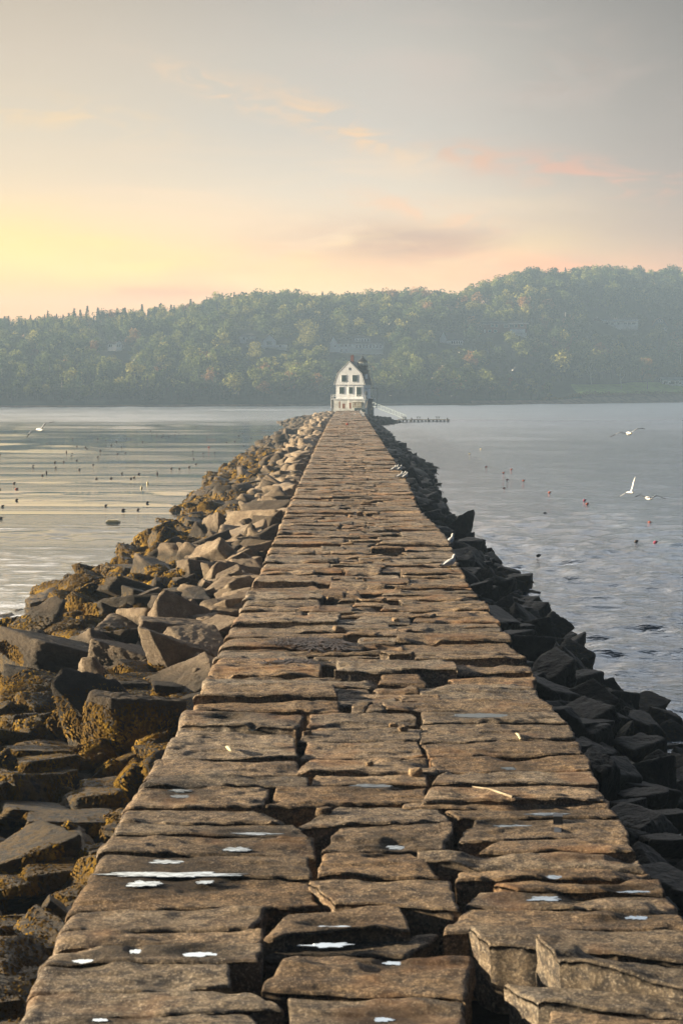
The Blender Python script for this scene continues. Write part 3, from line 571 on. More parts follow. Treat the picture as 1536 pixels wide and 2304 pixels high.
def fill(side):
    out_ = []; y = 15.5
    while y < YEND+4:
        l, r, lw, rw = XLE(y), XRE(y), XLW(y), XRW(y)
        wd = (l-lw) if side == 'left' else (rw-r); n = max(2, int(wd/(1.0 if side == 'left' else .72)))
        for i in range(n):
            tt = (i+random.uniform(.1,.9))/n*1.04; X = (l-.35-tt*wd) if side == 'left' else (r+.4+tt*wd); Y = y+random.uniform(-.5,.5)
            s = random.choice((.36,.42,.5,.6,.7,.95))*(1.0 if side == 'left' else .68)
            if y < 34: s *= .85
            if tt > .85: s *= .72
            if any(abs(X-a) < c_ and abs(Y-b) < d_ for a, b, c_, d_ in handbox): continue
            kind = random.choice(('block','block','wedge','slab')); hs = (s*random.uniform(.9,1.5), s*random.uniform(.7,1.1), s*random.uniform(.5,.85)*(.6 if kind == 'slab' else 1))
            if side == 'right' and tt > .75: hs = (hs[0], hs[1], hs[2]*.6)
            if side == 'left' and X+hs[0] > l-.05: X = l-.05-hs[0]*.95
            if side == 'right' and X-hs[0] < r+.05: X = r+.05+hs[0]*.95
            z = float(bank(X, Y))-.12+random.uniform(-.12,.12)
            up_ = hs[2]+(.42*hs[0] if side == 'right' else .1*hs[0])
            if z+up_ > WZ-.1: z = WZ-.1-up_
            roll = random.gauss(0, 22 if tt > .1 else 10) if kind != 'slab' else random.gauss(0, 14)
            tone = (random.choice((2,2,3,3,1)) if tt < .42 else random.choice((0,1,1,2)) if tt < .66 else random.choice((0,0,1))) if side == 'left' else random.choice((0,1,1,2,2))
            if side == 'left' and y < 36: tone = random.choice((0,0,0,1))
            out_.append(((X, Y, z), (R(random.gauss(0, 14)), R(roll), R(random.choice((0, 90, 180, 270))+random.uniform(12, 55))), hs, kind, side, tone, tt))
        y += random.uniform(.75, 1.0)
    return out_
fl = fill('left'); fr = fill('right')
vis = lambda r: (lambda q: -60 < q[0] < 1596 and q[1] < 2380)(proj(*r[0]))
cand = sorted([r for r in fl+fr if vis(r)], key=lambda r: -(r[2][0]*r[2][2])/r[0][1]**2)
NB = 300-len(ROCKS); indiv = cand[:NB]; ids = set(id(r) for r in indiv); others = [r for r in fl+fr if id(r) not in ids]
indiv.sort(key=lambda r: r[0][1])
WEEDSRC = []
def xf(r):
    return Matrix.Translation(r[0]) @ Matrix.Rotation(r[1][2], 4, 'Z') @ Matrix.Rotation(r[1][1], 4, 'Y') @ Matrix.Rotation(r[1][0], 4, 'X') @ Matrix.Diagonal((*r[2], 1))
from mathutils import Euler
zc = {}
G_R = {'left': 'boulders heaped along the left side of the breakwater', 'right': 'boulders heaped along the right side of the breakwater'}
sz_w = lambda s: 'small' if s < .55 else ('mid-sized' if s < .85 else 'large'); kd_w = {'block': 'blocky', 'wedge': 'wedge-shaped', 'slab': 'flat'}; tn_w = ['dark', 'brown', 'grey', 'pale']
for i, r in enumerate(ROCKS+indiv):
    loc, eu, hs, kind, side, tone, lab = r; lod = 'near' if (loc[1] < 46 and hs[0] > .8) else 'mid'
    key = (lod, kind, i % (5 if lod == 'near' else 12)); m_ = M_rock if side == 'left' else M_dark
    me = proto_mesh(key, m_, TN[tone]); o = bpy.data.objects.new('boulder', me); COL.objects.link(o)
    o.location = loc; o.rotation_mode = 'XYZ'; o.rotation_euler = eu; o.scale = hs
    if not isinstance(lab, str):
        zn = 'beside the walkway' if lab < .3 else ('halfway down the slope' if lab < .72 else 'at the waterline'); zc[(side, zn)] = zc.get((side, zn), 0)+1
        lab = f'{sz_w(hs[0])} {tn_w[tone]} {kd_w[kind]} boulder {zn}, {ORD(zc[(side, zn)])} nearest such on the {side} bank'
        if side == 'right': lab = lab.replace(' pale ', ' grey ')
    tag(o, lab, 'boulder', G_R[side])
    WEEDSRC.append((key, Matrix.LocRotScale(Vector(loc), Euler(eu), Vector(hs)), side, loc[1]))
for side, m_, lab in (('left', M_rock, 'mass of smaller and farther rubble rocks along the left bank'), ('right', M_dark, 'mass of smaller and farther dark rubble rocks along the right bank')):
    VV = []; FF = []; TT = []; base = 0
    for i, r in enumerate(others):
        if r[4] != side: continue
        key = ('low', r[3], i % 10) if r[0][1] < 80 else ('far', r[3], i % 16)
        V, Fs = PROTO[key]; Mx = np.array(Matrix.LocRotScale(Vector(r[0]), Euler(r[1]), Vector(r[2]))); V = V@Mx[:3, :3].T+Mx[:3, 3]
        VV.append(V); FF.append(Fs+base); TT.append(np.tile(TN[r[5]], (len(V), 1))); base += len(V)
        WEEDSRC.append((key, Matrix.LocRotScale(Vector(r[0]), Euler(r[1]), Vector(r[2])), side, r[0][1]))
    o = mk('rubble', np.concatenate(VV), np.concatenate(FF), m_, smooth=True, tint=np.concatenate(TT)); tag(o, lab, 'rubble', kind='stuff')

# rockweed fronds on the lower rocks of the left bank
def fronds(side, dens, zmax, name, lab):
    Vs = []; 
    for key, Mx, sd_, Y in WEEDSRC:
        if sd_ != side or Y > 190: continue
        V, Fs = PROTO[key]; M4 = np.array(Mx); W = V@M4[:3, :3].T+M4[:3, 3]; Nn = V@np.linalg.inv(M4[:3, :3]); Nn /= np.linalg.norm(Nn, axis=1)[:, None]
        area = M4[:3, 0]@M4[:3, 0]; want = int(min(len(W)*4, dens*area*(1 if Y < 60 else .6)))
        if want < 2: continue
        ii = rng.integers(0, len(W), want); W = W[ii]; Nn = Nn[ii]
        nz = fbm(W*.42+3, 2, 77)+.35*vn(W*2.1, 78); k = (W[:, 2] < zmax+.35*nz+(.3 if Y < 36 else 0)) & (W[:, 2] > -.02) & (Nn[:, 2] > -.15) & (nz > (-.12 if Y > 36 else -.5))
        if k.any(): Vs.append(np.column_stack([W[k], Nn[k], np.full(k.sum(), Y)]))
    A = np.concatenate(Vs); n = len(A); Pp = A[:, :3]; Nn = A[:, 3:6]; Y = A[:, 6]
    L = rng.uniform(.06, .17, n)*np.clip(Y/55, .75, 2.4); wd = rng.uniform(.014, .03, n)*np.clip(Y/45, .8, 3.2)
    a = rng.uniform(0, 6.283, n); T = np.column_stack([np.cos(a), np.sin(a), np.zeros(n)]); T -= Nn*(T*Nn).sum(1)[:, None]; T /= np.linalg.norm(T, axis=1)[:, None]+1e-6
    T[:, 2] -= .35; S = np.cross(Nn, T); S /= np.linalg.norm(S, axis=1)[:, None]+1e-6
    p0 = Pp-Nn*.02; p1 = Pp+Nn*(L*.16)[:, None]+T*(L*.45)[:, None]; p2 = Pp+Nn*(L*.03)[:, None]+T*(L*1.0)[:, None]-np.column_stack([np.zeros(n)]*2+[L*.15])
    w1 = (wd)[:, None]*S; V = np.stack([p0-w1*.5, p0+w1*.5, p1+w1, p1-w1, p2+w1*.6, p2-w1*.6], 1).reshape(-1, 3)
    b = np.arange(n)*6; Fs = np.concatenate([np.stack([b, b+1, b+2, b+3], 1), np.stack([b+3, b+2, b+4, b+5], 1)])
    o = mk(name, V, Fs, M_weed if side == 'left' else M_dweed); tag(o, lab, 'seaweed', kind='stuff'); return n
M_dweed = simple('dark_rockweed', (.035,.028,.012), .5, var=.3, sc=2)
nw = fronds('left', 9000, 1.3, 'rockweed', 'golden brown rockweed draped over the lower left boulders')
nw2 = fronds('right', 260, .6, 'rockweed', 'nearly black rockweed on the lower right boulders')
print('fronds', nw, nw2, 'blocks', len(far_items), 'rocks', len(others))

# ------------------------------------------------------------------ far shore: terrain
SHX = np.array([-420, -136, -20, 60, 120, 181, 420.0]); SHY = np.array([520, 640, 700, 735, 790, 850, 1000.0])
def shoreY(X): return np.interp(X, SHX, SHY)
SKX = [-900,-300,0,100,200,300,400,480,550,650,750,850,940,1020,1060,1120,1200,1280,1340,1400,1450,1536,1800,2400]
SKY_ = [742,728,716,708,700,694,686,672,664,662,664,660,652,664,650,630,620,624,612,617,619,617,610,600]
RW = 250.0
bench_ = lambda X: np.interp(X, [100, 125, 260], [0, 1, 1])
def hillz(X, Y):
    X = np.asarray(X, float); Y = np.asarray(Y, float); sY = shoreY(X); d = Y-sY; px, _ = proj(X, Y, 0); sk = np.interp(px, SKX, SKY_)
    top = (870-sk)/F*(sY+RW)+CH-13.5-bench_(X)*5.2
    bench = np.interp(X, [100, 125, 260], [0, 1, 1])                    # flat lawn and stony beach on the right
    k = np.clip((d-8-bench*42)/(RW-8-bench*42), 0, 1); k = k*k*(3-2*k)*.55+k*.45
    z = 1.6*np.clip(d/8, -1, 1)*(1-bench)+bench*(np.clip(d/16, -1, 1)*4.7+np.clip((d-16)/36, 0, 1)*5.2)+top*k
    return z+np.where(d > 30, 1.2*fbm(np.column_stack([X.ravel(), Y.ravel(), X.ravel()*0])*.03, 3, 3).reshape(X.shape), 0)
def hit(px, py):
    d = ray(px, py); d = d/d[1]; Y = np.arange(560, 1300, 1.0); X = d[0]*Y; Z = CH+d[2]*Y; h = hillz(X, Y); i = np.argmax(Z < h); return np.array([X[i], Y[i], h[i]]) if Z[i] < h[i] else None
gx = np.linspace(-420, 420, 141); gy = np.linspace(-14, 520, 90); GX, GD = np.meshgrid(gx, gy); GY = shoreY(GX)+GD; GZ = hillz(GX, GY)
idx = np.arange(GX.size).reshape(GX.shape); Fc = np.stack([idx[:-1,:-1], idx[:-1,1:], idx[1:,1:], idx[1:,:-1]], -1).reshape(-1, 4)
cen = (GD[:-1,:-1]+GD[1:,1:])/2; cx_ = (GX[:-1,:-1]+GX[1:,1:])/2; mi = np.where(cen < np.interp(cx_, [-420,-100,60,130,181], [4,4,7,14,16]), 1, np.where((cx_ > 118) & (cen < 52), 2, 0)).ravel()
o = mk('hills', np.column_stack([GX.ravel(), GY.ravel(), GZ.ravel()]), Fc, None, smooth=True, mats=[M_hill, M_shore, M_grass], mi=mi); tag(o, kind='structure')

# ------------------------------------------------------------------ trees
def leafquads(C, s, r_):
    n = len(C); a = r_.normal(0, 1, (n, 3)); a /= np.linalg.norm(a, axis=1)[:, None]; b = np.cross(a, r_.normal(0, 1, (n, 3))); b /= np.linalg.norm(b, axis=1)[:, None]
    s = (s*r_.uniform(.6, 1.3, n))[:, None]; V = np.stack([C-a*s, C-b*s*.6, C+a*s, C+b*s*.6], 1).reshape(-1, 3); return V, np.arange(4*n).reshape(n, 4)
def crown_broad(seed, n, h=13.0, w=4.6, base=.28, s=.52):
    r_ = np.random.default_rng(seed); L = []; nl = 9+seed % 5
    for i in range(nl):
        a = r_.uniform(0, 6.283); q = r_.uniform(.1, .72); zz = r_.uniform(base+.12, .86); k = 1-abs(zz-.55)*1.1
        L.append((w*q*k*math.cos(a), w*q*k*math.sin(a), zz*h, w*r_.uniform(.30, .50)))
    L.append((0, 0, h*.86, w*.42)); C = []
    for (x, y, z, rr) in L:
        m = n//len(L); d = r_.normal(0, 1, (m, 3)); d /= np.linalg.norm(d, axis=1)[:, None]; rad = rr*(r_.uniform(.55, 1.08, m))**.7
        C.append(np.array([x, y, z])+d*rad[:, None]*np.array([1, 1, .8]))
    C = np.concatenate(C); return leafquads(C, s, r_)
def crown_spruce(seed, n, h=14.0, w=2.5, s=.45):
    r_ = np.random.default_rng(seed); t_ = r_.uniform(0.0, 1, n)**1.25; z = h*(.1+.9*t_); ring = np.abs(((t_*13) % 1)-.5)*2; rad = w*(1-t_)**.9*(.45+.55*ring)+.08; a = r_.uniform(0, 6.283, n)
    q = r_.uniform(.5, 1, n)**.5; C = np.column_stack([np.cos(a)*rad*q, np.sin(a)*rad*q, z-rad*.3]); return leafquads(C, s, r_)
def trunk(h, r, lean=0.0, limbs=5, seed=0):
    m = MB(); r_ = random.Random(seed); pts = [(lean*h*(k/5)**1.3+r_.uniform(-.1,.1), r_.uniform(-.1,.1), h*k/5) for k in range(6)]
    m.tube(pts, [r*(1-.14*k) for k in range(6)], 5)
    for i in range(limbs):
        k = .45+.5*i/limbs; a = r_.uniform(0, 6.283); p = Vector(pts[int(k*5)]); m.tube([p, p+Vector((math.cos(a)*h*.13, math.sin(a)*h*.13, h*.13)), p+Vector((math.cos(a)*h*.22, math.sin(a)*h*.22, h*.27))], [r*.45, r*.3, r*.12], 4)
    return m
PB = [crown_broad(s, 400) for s in range(8)]; PS = [crown_spruce(s+50, 330) for s in range(4)]
LC = {'g1': (.065,.092,.024), 'g2': (.10,.125,.03), 'g3': (.165,.18,.042), 'g4': (.036,.06,.022), 'y': (.24,.225,.055), 'o': (.26,.15,.06), 'sp': (.035,.06,.03)}
HOUSE = []      # photo boxes kept clear of trees: (x0, y0, x1, y1, distance)
# houses first (positions), trees after
def at(px, py, back=0):
    p = hit(px, py); return p
TREES = [ # single trees one can pick out: photo x of trunk, y of foot, height px, kind, colour, words
(1397,876,56,'birch','y','slender leaning birch with a white trunk on the lawn'),(1455,876,72,'broad','o','broad round russet-green tree in the middle of the lawn'),(1330,868,62,'birch','g3','pale leaning birch left of the lawn at the wood edge'),
(1480,790,60,'broad','g3','bushy tree with orange tips below the dark blue barn'),(1520,770,48,'broad','o','orange autumn tree right of the dark blue barn'),(1378,792,26,'broad','y','small yellow tree in the middle of the right-hand slope'),
(690,800,80,'broad','y','tall yellow-green tree left of the big white house'),(575,835,66,'broad','y','yellow-green tree below the left pair of houses'),(925,770,66,'broad','y','pale yellow tree with pointed tops right of the big white house'),
(1150,800,54,'broad','g3','rounded light green tree under the long brick house'),(1225,770,60,'broad','o','orange-tinged tree beside the right end of the brick house'),(1100,800,40,'broad','g3','small light green tree on the slope under the brick house'),
(1085,832,44,'broad','y','yellowish tree low on the slope above the flying gulls'),(300,790,50,'broad','o','rusty round tree right of the small white cottage'),(400,800,56,'broad','g3','domed tree in the middle of the left-hand wood'),(175,825,40,'broad','y','small yellow tree low in the left-hand wood'),
(75,820,34,'broad','o','orange bush-like tree low at the far left'),(40,745,30,'broad','g4','dark lone crown breaking the skyline at the far left'),(1155,688,66,'broad','g4','dark flat-topped oak on the right-hand skyline'),(1090,690,52,'broad','g4','dark oak at the left foot of the high skyline'),
(1350,672,64,'broad','g4','tallest domed oak on the right-hand skyline'),(1270,720,60,'broad','g2','round green oak between the brick house and the white ranch house'),(985,668,20,'spruce','sp','small dark pointed tree in the skyline dip'),(420,715,40,'spruce','sp','spruce sticking up where the skyline starts to climb'),
(458,706,42,'spruce','sp','twin-topped spruce on the left skyline'),(490,700,40,'spruce','sp','tallest spruce on the left skyline'),(215,730,36,'spruce','sp','spruce standing proud on the far left skyline'),(1500,860,60,'broad','g2','green tree behind the white lawn cottage'),
(755,700,42,'broad','g2','rounded crown on the skyline above the big white house'),(1200,815,50,'broad','o','brownish orange tree in the thick of the right slope')]
def plant(px, py, hpx, kind, colr, lab):
    p = hit(px, py)
    if p is None: p = hit(px, py+12)
    if p is None:
        Y = float(shoreY(0)+RW); Y = float(shoreY((px-768)/F*Y)+RW-6); X = (px-768)/F*Y; p = np.array([X, Y, float(hillz(X, Y))])
    h = hpx*p[1]/F; e = empty({'broad': 'broadleaf_tree', 'birch': 'birch_tree', 'spruce': 'spruce_tree'}[kind], tuple(p), lab, 'tree', 'trees that stand out on the far shore'); sd_ = int(px)
    if kind == 'spruce': V, Fs = crown_spruce(sd_, 700, h, h*.19, .32)
    elif kind == 'birch': V, Fs = crown_broad(sd_, 420, h, h*.20, .42, .38); V[:, 0] += -.16*V[:, 2]
    else: V, Fs = crown_broad(sd_, 1300, h, h*(.44 if hpx > 50 else .46), .16, .40)
    c = np.array(LC[colr]); tn = c*(1+.35*vn(V*.45, sd_))[:, None]
    if colr == 'o': k = np.clip(vn(V*.3, sd_+1)*1.5+.4, 0, 1)[:, None]; tn = tn*k+np.array(LC['g2'])*(1-k)
    mk('crown', V, Fs, M_leaf, e, tint=tn); T = trunk(h*.9, .16+h*.008, -.16 if kind == 'birch' else 0, 0 if kind == 'spruce' else 5, sd_)
    mk('trunk', T.v, T.f, M_birch if kind == 'birch' else M_bark, e); return p
sing = [(plant(*a), a) for a in TREES]

# ------------------------------------------------------------------ houses on the far shore
G_H = 'houses on the wooded far shore'
class House:
    """built in local metres (x across, y away, z up), facing the water"""
    def __init__(s, px, py, label, box, rot=0, cat='house', name='house'):
        s.p = hit(px, py); s.k = s.p[1]/F; s.e = empty(name, (0,0,0), label, cat, G_H); s.px = px; s.py = py
        xs = np.linspace((box[0]+5-768)*s.k, (box[2]-5-768)*s.k, 9); dz = max(0.0, float(hillz(xs, np.full(9, s.p[1]-.5)).max()-s.p[2])); s.p[2] += dz; s.py -= dz/s.k; HOUSE.append((*box, s.p[1])); s.loc = s.p.copy(); s.loc[2] -= 1.2*0; s.rot = rot
        s.e.location = tuple(s.loc); s.e.rotation_euler = (0, 0, R(rot))
    def part(s, name, m, b, mat_, parent=None):
        return mk(name, b.v, b.f, mat_, parent or s.e)
    def X(s, px): return (px-s.px)*s.k
    def Z(s, py): return (s.py-py)*s.k
    def wins(s, wall, lst, frame=True):
        for (x0, y0, x1, y1) in lst:
            f = s.part('window', None, MB().box(s.X(x0)-.08, s.X(x1)+.08, -.10, .02, s.Z(y1)-.08, s.Z(y0)+.08), M_trim); s.part('pane', None, MB().box(s.X(x0), s.X(x1), -.14, -.11, s.Z(y1), s.Z(y0)), M_win, f)
    def ground(s, x0, x1, d, mat_=None):
        s.part('foundation', None, MB().box(s.X(x0)+.1, s.X(x1)-.1, .1, d-.1, -6, -.003), mat_ or M_conc)
def gable_side(x0, x1, ze, zr, y0, y1, over=.35):       # ridge along x
    ym = (y0+y1)/2; t_ = .18; m = MB()
    m.add([(x0-over,y0-over,ze-.12),(x1+over,y0-over,ze-.12),(x1+over,ym,zr),(x0-over,ym,zr),(x0-over,y0-over,ze-.12+t_),(x1+over,y0-over,ze-.12+t_),(x1+over,ym,zr+t_),(x0-over,ym,zr+t_)],[(0,3,2,1),(4,5,6,7),(0,1,5,4),(1,2,6,5),(2,3,7,6),(3,0,4,7)])
    m.add([(x0-over,y1+over,ze-.12),(x1+over,y1+over,ze-.12),(x1+over,ym,zr),(x0-over,ym,zr),(x0-over,y1+over,ze-.12+t_),(x1+over,y1+over,ze-.12+t_),(x1+over,ym,zr+t_),(x0-over,ym,zr+t_)],[(0,1,2,3),(4,7,6,5),(0,4,5,1),(1,5,6,2),(2,6,7,3),(3,7,4,0)]); return m
def gable_front(x0, x1, ze, zr, y0, y1, over=.3):       # ridge along y, gable faces the water
    xm = (x0+x1)/2; t_ = .18; return MB().prism([(x0-over,ze-.15),(xm,zr),(x1+over,ze-.15),(x1+over,ze+t_-.1),(xm,zr+t_+.08),(x0-over,ze+t_-.1)], y0-over, y1+over)
def box_gx(x0, x1, z0, ze, zr, y0, y1):                 # walls with gable ends left and right
    ym = (y0+y1)/2; V = [(x0,y0,z0),(x0,y1,z0),(x0,y1,ze),(x0,ym,zr),(x0,y0,ze)]; V += [(x1,)+v[1:] for v in V]
    return MB().add(V, [(0,4,3,2,1),(5,6,7,8,9),(0,5,9,4),(1,2,7,6),(0,1,6,5)])
def hip(x0, x1, y0, y1, ze, zr, o_=.5, inset=4):
    ym = (y0+y1)/2; return MB().add([(x0-o_,y0-o_,ze),(x1+o_,y0-o_,ze),(x1+o_,y1+o_,ze),(x0-o_,y1+o_,ze),(x0+inset,ym,zr),(x1-inset,ym,zr)],[(0,1,5,4),(1,2,5),(2,3,4,5),(3,0,4),(3,2,1,0)])
# 1 small white cottage on the left
H = House(258, 790, 'small white cottage with a front gable in the left-hand wood', (238,764,278,797)); x0, x1 = H.X(243), H.X(275); H.ground(243, 275, 6)
H.part('wall', None, box_gx(x0, x1, 0, H.Z(774), H.Z(769), 0, 6), M_pale); H.part('roof', None, gable_side(x0, x1, H.Z(774), H.Z(769), 0, 6), M_grey)
gx0, gx1 = H.X(263), H.X(274); H.part('front_gable', None, MB().prism([(gx0,0),(gx1,0),(gx1,H.Z(774)),((gx0+gx1)/2,H.Z(768)),(gx0,H.Z(774))], -1.2, 3), M_pale)
H.part('corner_post', None, MB().box(H.X(263)-.15, H.X(263)+.12, -1.5, -1.22, -2.5, H.Z(776)), M_trim); H.wins(None, [(246,776,248.4,781),(250,776,252.3,781)])
for (a, b) in ((264.5,267.5),(268.5,272)): f = H.part('window', None, MB().box(H.X(a)-.05, H.X(b)+.05, -1.26, -1.203, H.Z(781)-.05, H.Z(775.5)), M_trim); H.part('pane', None, MB().box(H.X(a), H.X(b), -1.29, -1.262, H.Z(781), H.Z(775.8)), M_win, f)
# 2 pair on the left
H = House(557, 772, 'low grey house half hidden at the left of the pair', (536,746,576,772)); x0, x1 = H.X(540), H.X(575); H.ground(540, 575, 8)
H.part('wall', None, MB().box(x0, x1, 0, 8, 0, H.Z(757)), M_pale); H.part('roof', None, hip(x0, x1, 0, 8, H.Z(757), H.Z(749), .5, 2.5), M_grey); H.wins(None, [(547,760,551,765),(558,760,562,765)])
H = House(600, 784, 'wide grey house with a central front gable and white chimney', (552,748,648,788)); x0, x1 = H.X(555), H.X(645); H.ground(555, 645, 9)
H.part('wall', None, box_gx(x0, x1, 0, H.Z(775), H.Z(764), 0, 9), M_pale); H.part('roof', None, gable_side(x0, x1, H.Z(775), H.Z(764), 0, 9), M_grey)
gx0, gx1 = H.X(592), H.X(621); H.part('front_gable', None, MB().prism([(gx0,0),(gx1,0),(gx1,H.Z(768)),((gx0+gx1)/2,H.Z(754)),(gx0,H.Z(768))], -1.5, 4.5), M_pale); gr = H.part('gable_roof', None, gable_front(gx0, gx1, H.Z(768), H.Z(754), -1.5, 4.5), M_grey)
H.part('chimney', None, MB().box(H.X(612), H.X(614.5), 2, 2.7, H.Z(768), H.Z(750)), M_trim); H.wins(None, [(562,777,566,782),(570,777,574,782),(582,777,586,782),(628,777,632,782)])
f = H.part('window', None, MB().box(H.X(600), H.X(613), -1.6, -1.503, H.Z(777), H.Z(768)), M_trim); H.part('pane', None, MB().box(H.X(601), H.X(612), -1.64, -1.603, H.Z(776), H.Z(769)), M_win, f)
# 3 big white house
H = House(803, 796, 'big white house with a long dormer right behind the lighthouse', (738,752,868,800)); x0, x1 = H.X(752), H.X(862); H.ground(752, 862, 10, M_pale)
ze, zr = H.Z(773), H.Z(756); H.part('wall', None, box_gx(x0, x1, 0, ze, zr, 0, 10), M_pale); H.part('roof', None, gable_side(x0, x1, ze, zr, 0, 10, .4), M_grey)
gx0, gx1 = H.X(742), H.X(759); H.part('side_wing', None, MB().prism([(gx0,0),(gx1,0),(gx1,H.Z(773)),((gx0+gx1)/2,H.Z(757)),(gx0,H.Z(773))], -.8, 6), M_white); H.part('wing_roof', None, gable_front(gx0, gx1, H.Z(773), H.Z(757), -.8, 6, .25), M_grey)
dm = H.part('dormer', None, MB().box(H.X(797), H.X(832), 1.0, 5.5, H.Z(773), H.Z(761)), M_pale); H.part('dormer_roof', None, MB().add([(H.X(796),.6,H.Z(761)+.01),(H.X(833),.6,H.Z(761)+.01),(H.X(834),5.4,H.Z(754.5)),(H.X(795),5.4,H.Z(754.5)),(H.X(796),.6,H.Z(761)+.2),(H.X(833),.6,H.Z(761)+.2),(H.X(834),5.4,H.Z(754.5)+.2),(H.X(795),5.4,H.Z(754.5)+.2)],[(0,3,2,1),(4,5,6,7),(0,1,5,4),(1,2,6,5),(2,3,7,6),(3,0,4,7)]), M_grey, dm)
for i in range(5):
    a = 800+i*6.3; f = H.part('window', None, MB().box(H.X(a), H.X(a+4.6), .9, .997, H.Z(769), H.Z(763)), M_trim); H.part('pane', None, MB().box(H.X(a+.6), H.X(a+4), .86, .898, H.Z(768.4), H.Z(763.6)), M_win, f)
H.wins(None, [(766,775.5,771.5,780),(776,775.5,780,780),(784,775.5,789,780),(766,786,770,791),(777,786,781,791)]+[(800+i*7.6,775.5,804.6+i*7.6,783) for i in range(8)])
H.part('balcony', None, MB().box(H.X(797), H.X(861), -2.2, -.15, H.Z(786.5), H.Z(785.2)), M_trim)
for i in range(9): H.part('balcony_post', None, MB().box(H.X(797+i*7.8), H.X(797+i*7.8)+.22, -2.2, -2.0, H.Z(785.1), H.Z(774)), M_trim)
f = H.part('window', None, MB().box(H.X(751.5), H.X(756.5), -.9, -.803, H.Z(782), H.Z(776)), M_trim); H.part('pane', None, MB().box(H.X(752.3), H.X(755.7), -.94, -.903, H.Z(781), H.Z(777)), M_win, f)
# 4 small white house right of it
H = House(1016, 776, 'small white house with a bright gable end above the flying gulls', (984,742,1046,779)); H.ground(990, 1041, 8)
x0, x1 = H.X(1004), H.X(1041); H.part('wall', None, box_gx(x0, x1, 0, H.Z(766), H.Z(749), 0, 8), M_pale); H.part('roof', None, gable_side(x0, x1, H.Z(766), H.Z(749), 0, 8), M_grey)
gx0, gx1 = H.X(990), H.X(1003); H.part('side_wing', None, MB().prism([(gx0,0),(gx1,0),(gx1,H.Z(760)),((gx0+gx1)/2,H.Z(747)),(gx0,H.Z(760))], -1, 5), M_white); H.part('wing_roof', None, gable_front(gx0, gx1, H.Z(760), H.Z(747), -1, 5, .25), M_grey)
H.wins(None, [(1015+i*5.2,768.5,1018+i*5.2,773.5) for i in range(5)])
# 5 long brick house
H = House(1137, 751, 'long two-storey brick house with a low hipped roof on the right slope', (1082,712,1192,756)); x0, x1 = H.X(1089), H.X(1184); H.ground(1089, 1184, 10)
H.part('wall', None, MB().box(x0, x1, 0, 10, 0, H.Z(729.5)), M_brick); rf = H.part('roof', None, hip(x0, x1, 0, 10, H.Z(729.3), H.Z(719.5), 1.0, 6), M_grey); H.part('eaves_board', None, MB().box(x0-1.02, x1+1.02, -1.03, -.98, H.Z(730.2), H.Z(729.0)), M_trim)
H.part('chimney', None, MB().box(H.X(1111), H.X(1114), 4, 5, H.Z(722), H.Z(717)), M_brick); H.wins(None, [(1104,731,1111,736),(1113,731,1119,736),(1133,731,1143,737),(1145,731,1155,737),(1157,731,1163,737),(1170,731,1176,735)])
H.part('garage_wall', None, MB().box(H.X(1146), H.X(1180), -.6, -.002, 0, H.Z(741)), M_pale); H.part('white_corner', None, MB().box(H.X(1088), H.X(1092), -.3, -.002, 0, H.Z(742)), M_trim); H.wins(None, [(1098,743,1104,748),(1110,743,1117,748)])
# 6 white ranch house
H = House(1382, 738, 'long low white ranch house with a gable at its left end', (1326,711,1438,742)); H.ground(1330, 1434, 9)
x0, x1 = H.X(1352), H.X(1434); H.part('wall', None, box_gx(x0, x1, 0, H.Z(725), H.Z(716), 0, 9), M_white); H.part('roof', None, gable_side(x0, x1, H.Z(725), H.Z(716), 0, 9, .5), M_grey)
gx0, gx1 = H.X(1330), H.X(1353); H.part('side_wing', None, MB().prism([(gx0,0),(gx1,0),(gx1,H.Z(725.5)),((gx0+gx1)/2,H.Z(718.5)),(gx0,H.Z(725.5))], -1.4, 6), M_white); H.part('wing_roof', None, gable_front(gx0, gx1, H.Z(725.5), H.Z(718.5), -1.4, 6, .4), M_grey)
f = H.part('window', None, MB().box(H.X(1336), H.X(1341), -1.5, -1.403, H.Z(732), H.Z(728)), M_trim); H.part('pane', None, MB().box(H.X(1336.6), H.X(1340.4), -1.54, -1.503, H.Z(731.5), H.Z(728.5)), M_win, f)
H.wins(None, [(1357,727,1367,731.5),(1374,727,1380,731.5),(1388,727,1392,731.5),(1402,727,1408,731),(1411,727,1417,731),(1420,727,1427,731)]); H.part('chimney', None, MB().box(H.X(1344), H.X(1345.4), 3, 3.5, H.Z(722), H.Z(714)), M_pale)
# 7 dark gambrel barn house
H = House(1482, 741, 'dark blue barn-shaped house with a reddish gambrel roof', (1460,714,1504,744)); x0, x1 = H.X(1467), H.X(1500); H.ground(1467, 1500, 11); a, b, c, d = H.Z(733), H.Z(722), H.Z(716), (x0+x1)/2
g = [(x0,0),(x1,0),(x1,a),(H.X(1494),b),(d,c),(H.X(1473),b),(x0,a)]; H.part('wall', None, MB().prism(g, 0, 11), M_blueside)
H.part('roof', None, MB().prism([(x0-.4,a-.1),(x0-.02,a-.1),(H.X(1473)-.03,b+.05),(d,c+.05),(H.X(1494)+.03,b+.05),(x1+.02,a-.1),(x1+.4,a-.1),(H.X(1494)+.3,b+.3),(d,c+.35),(H.X(1473)-.3,b+.3)], -.3, 11.3), M_redroof)
H.wins(None, [(1479,720,1483,725),(1485,720,1489,725),(1474,734,1478,738.5)])
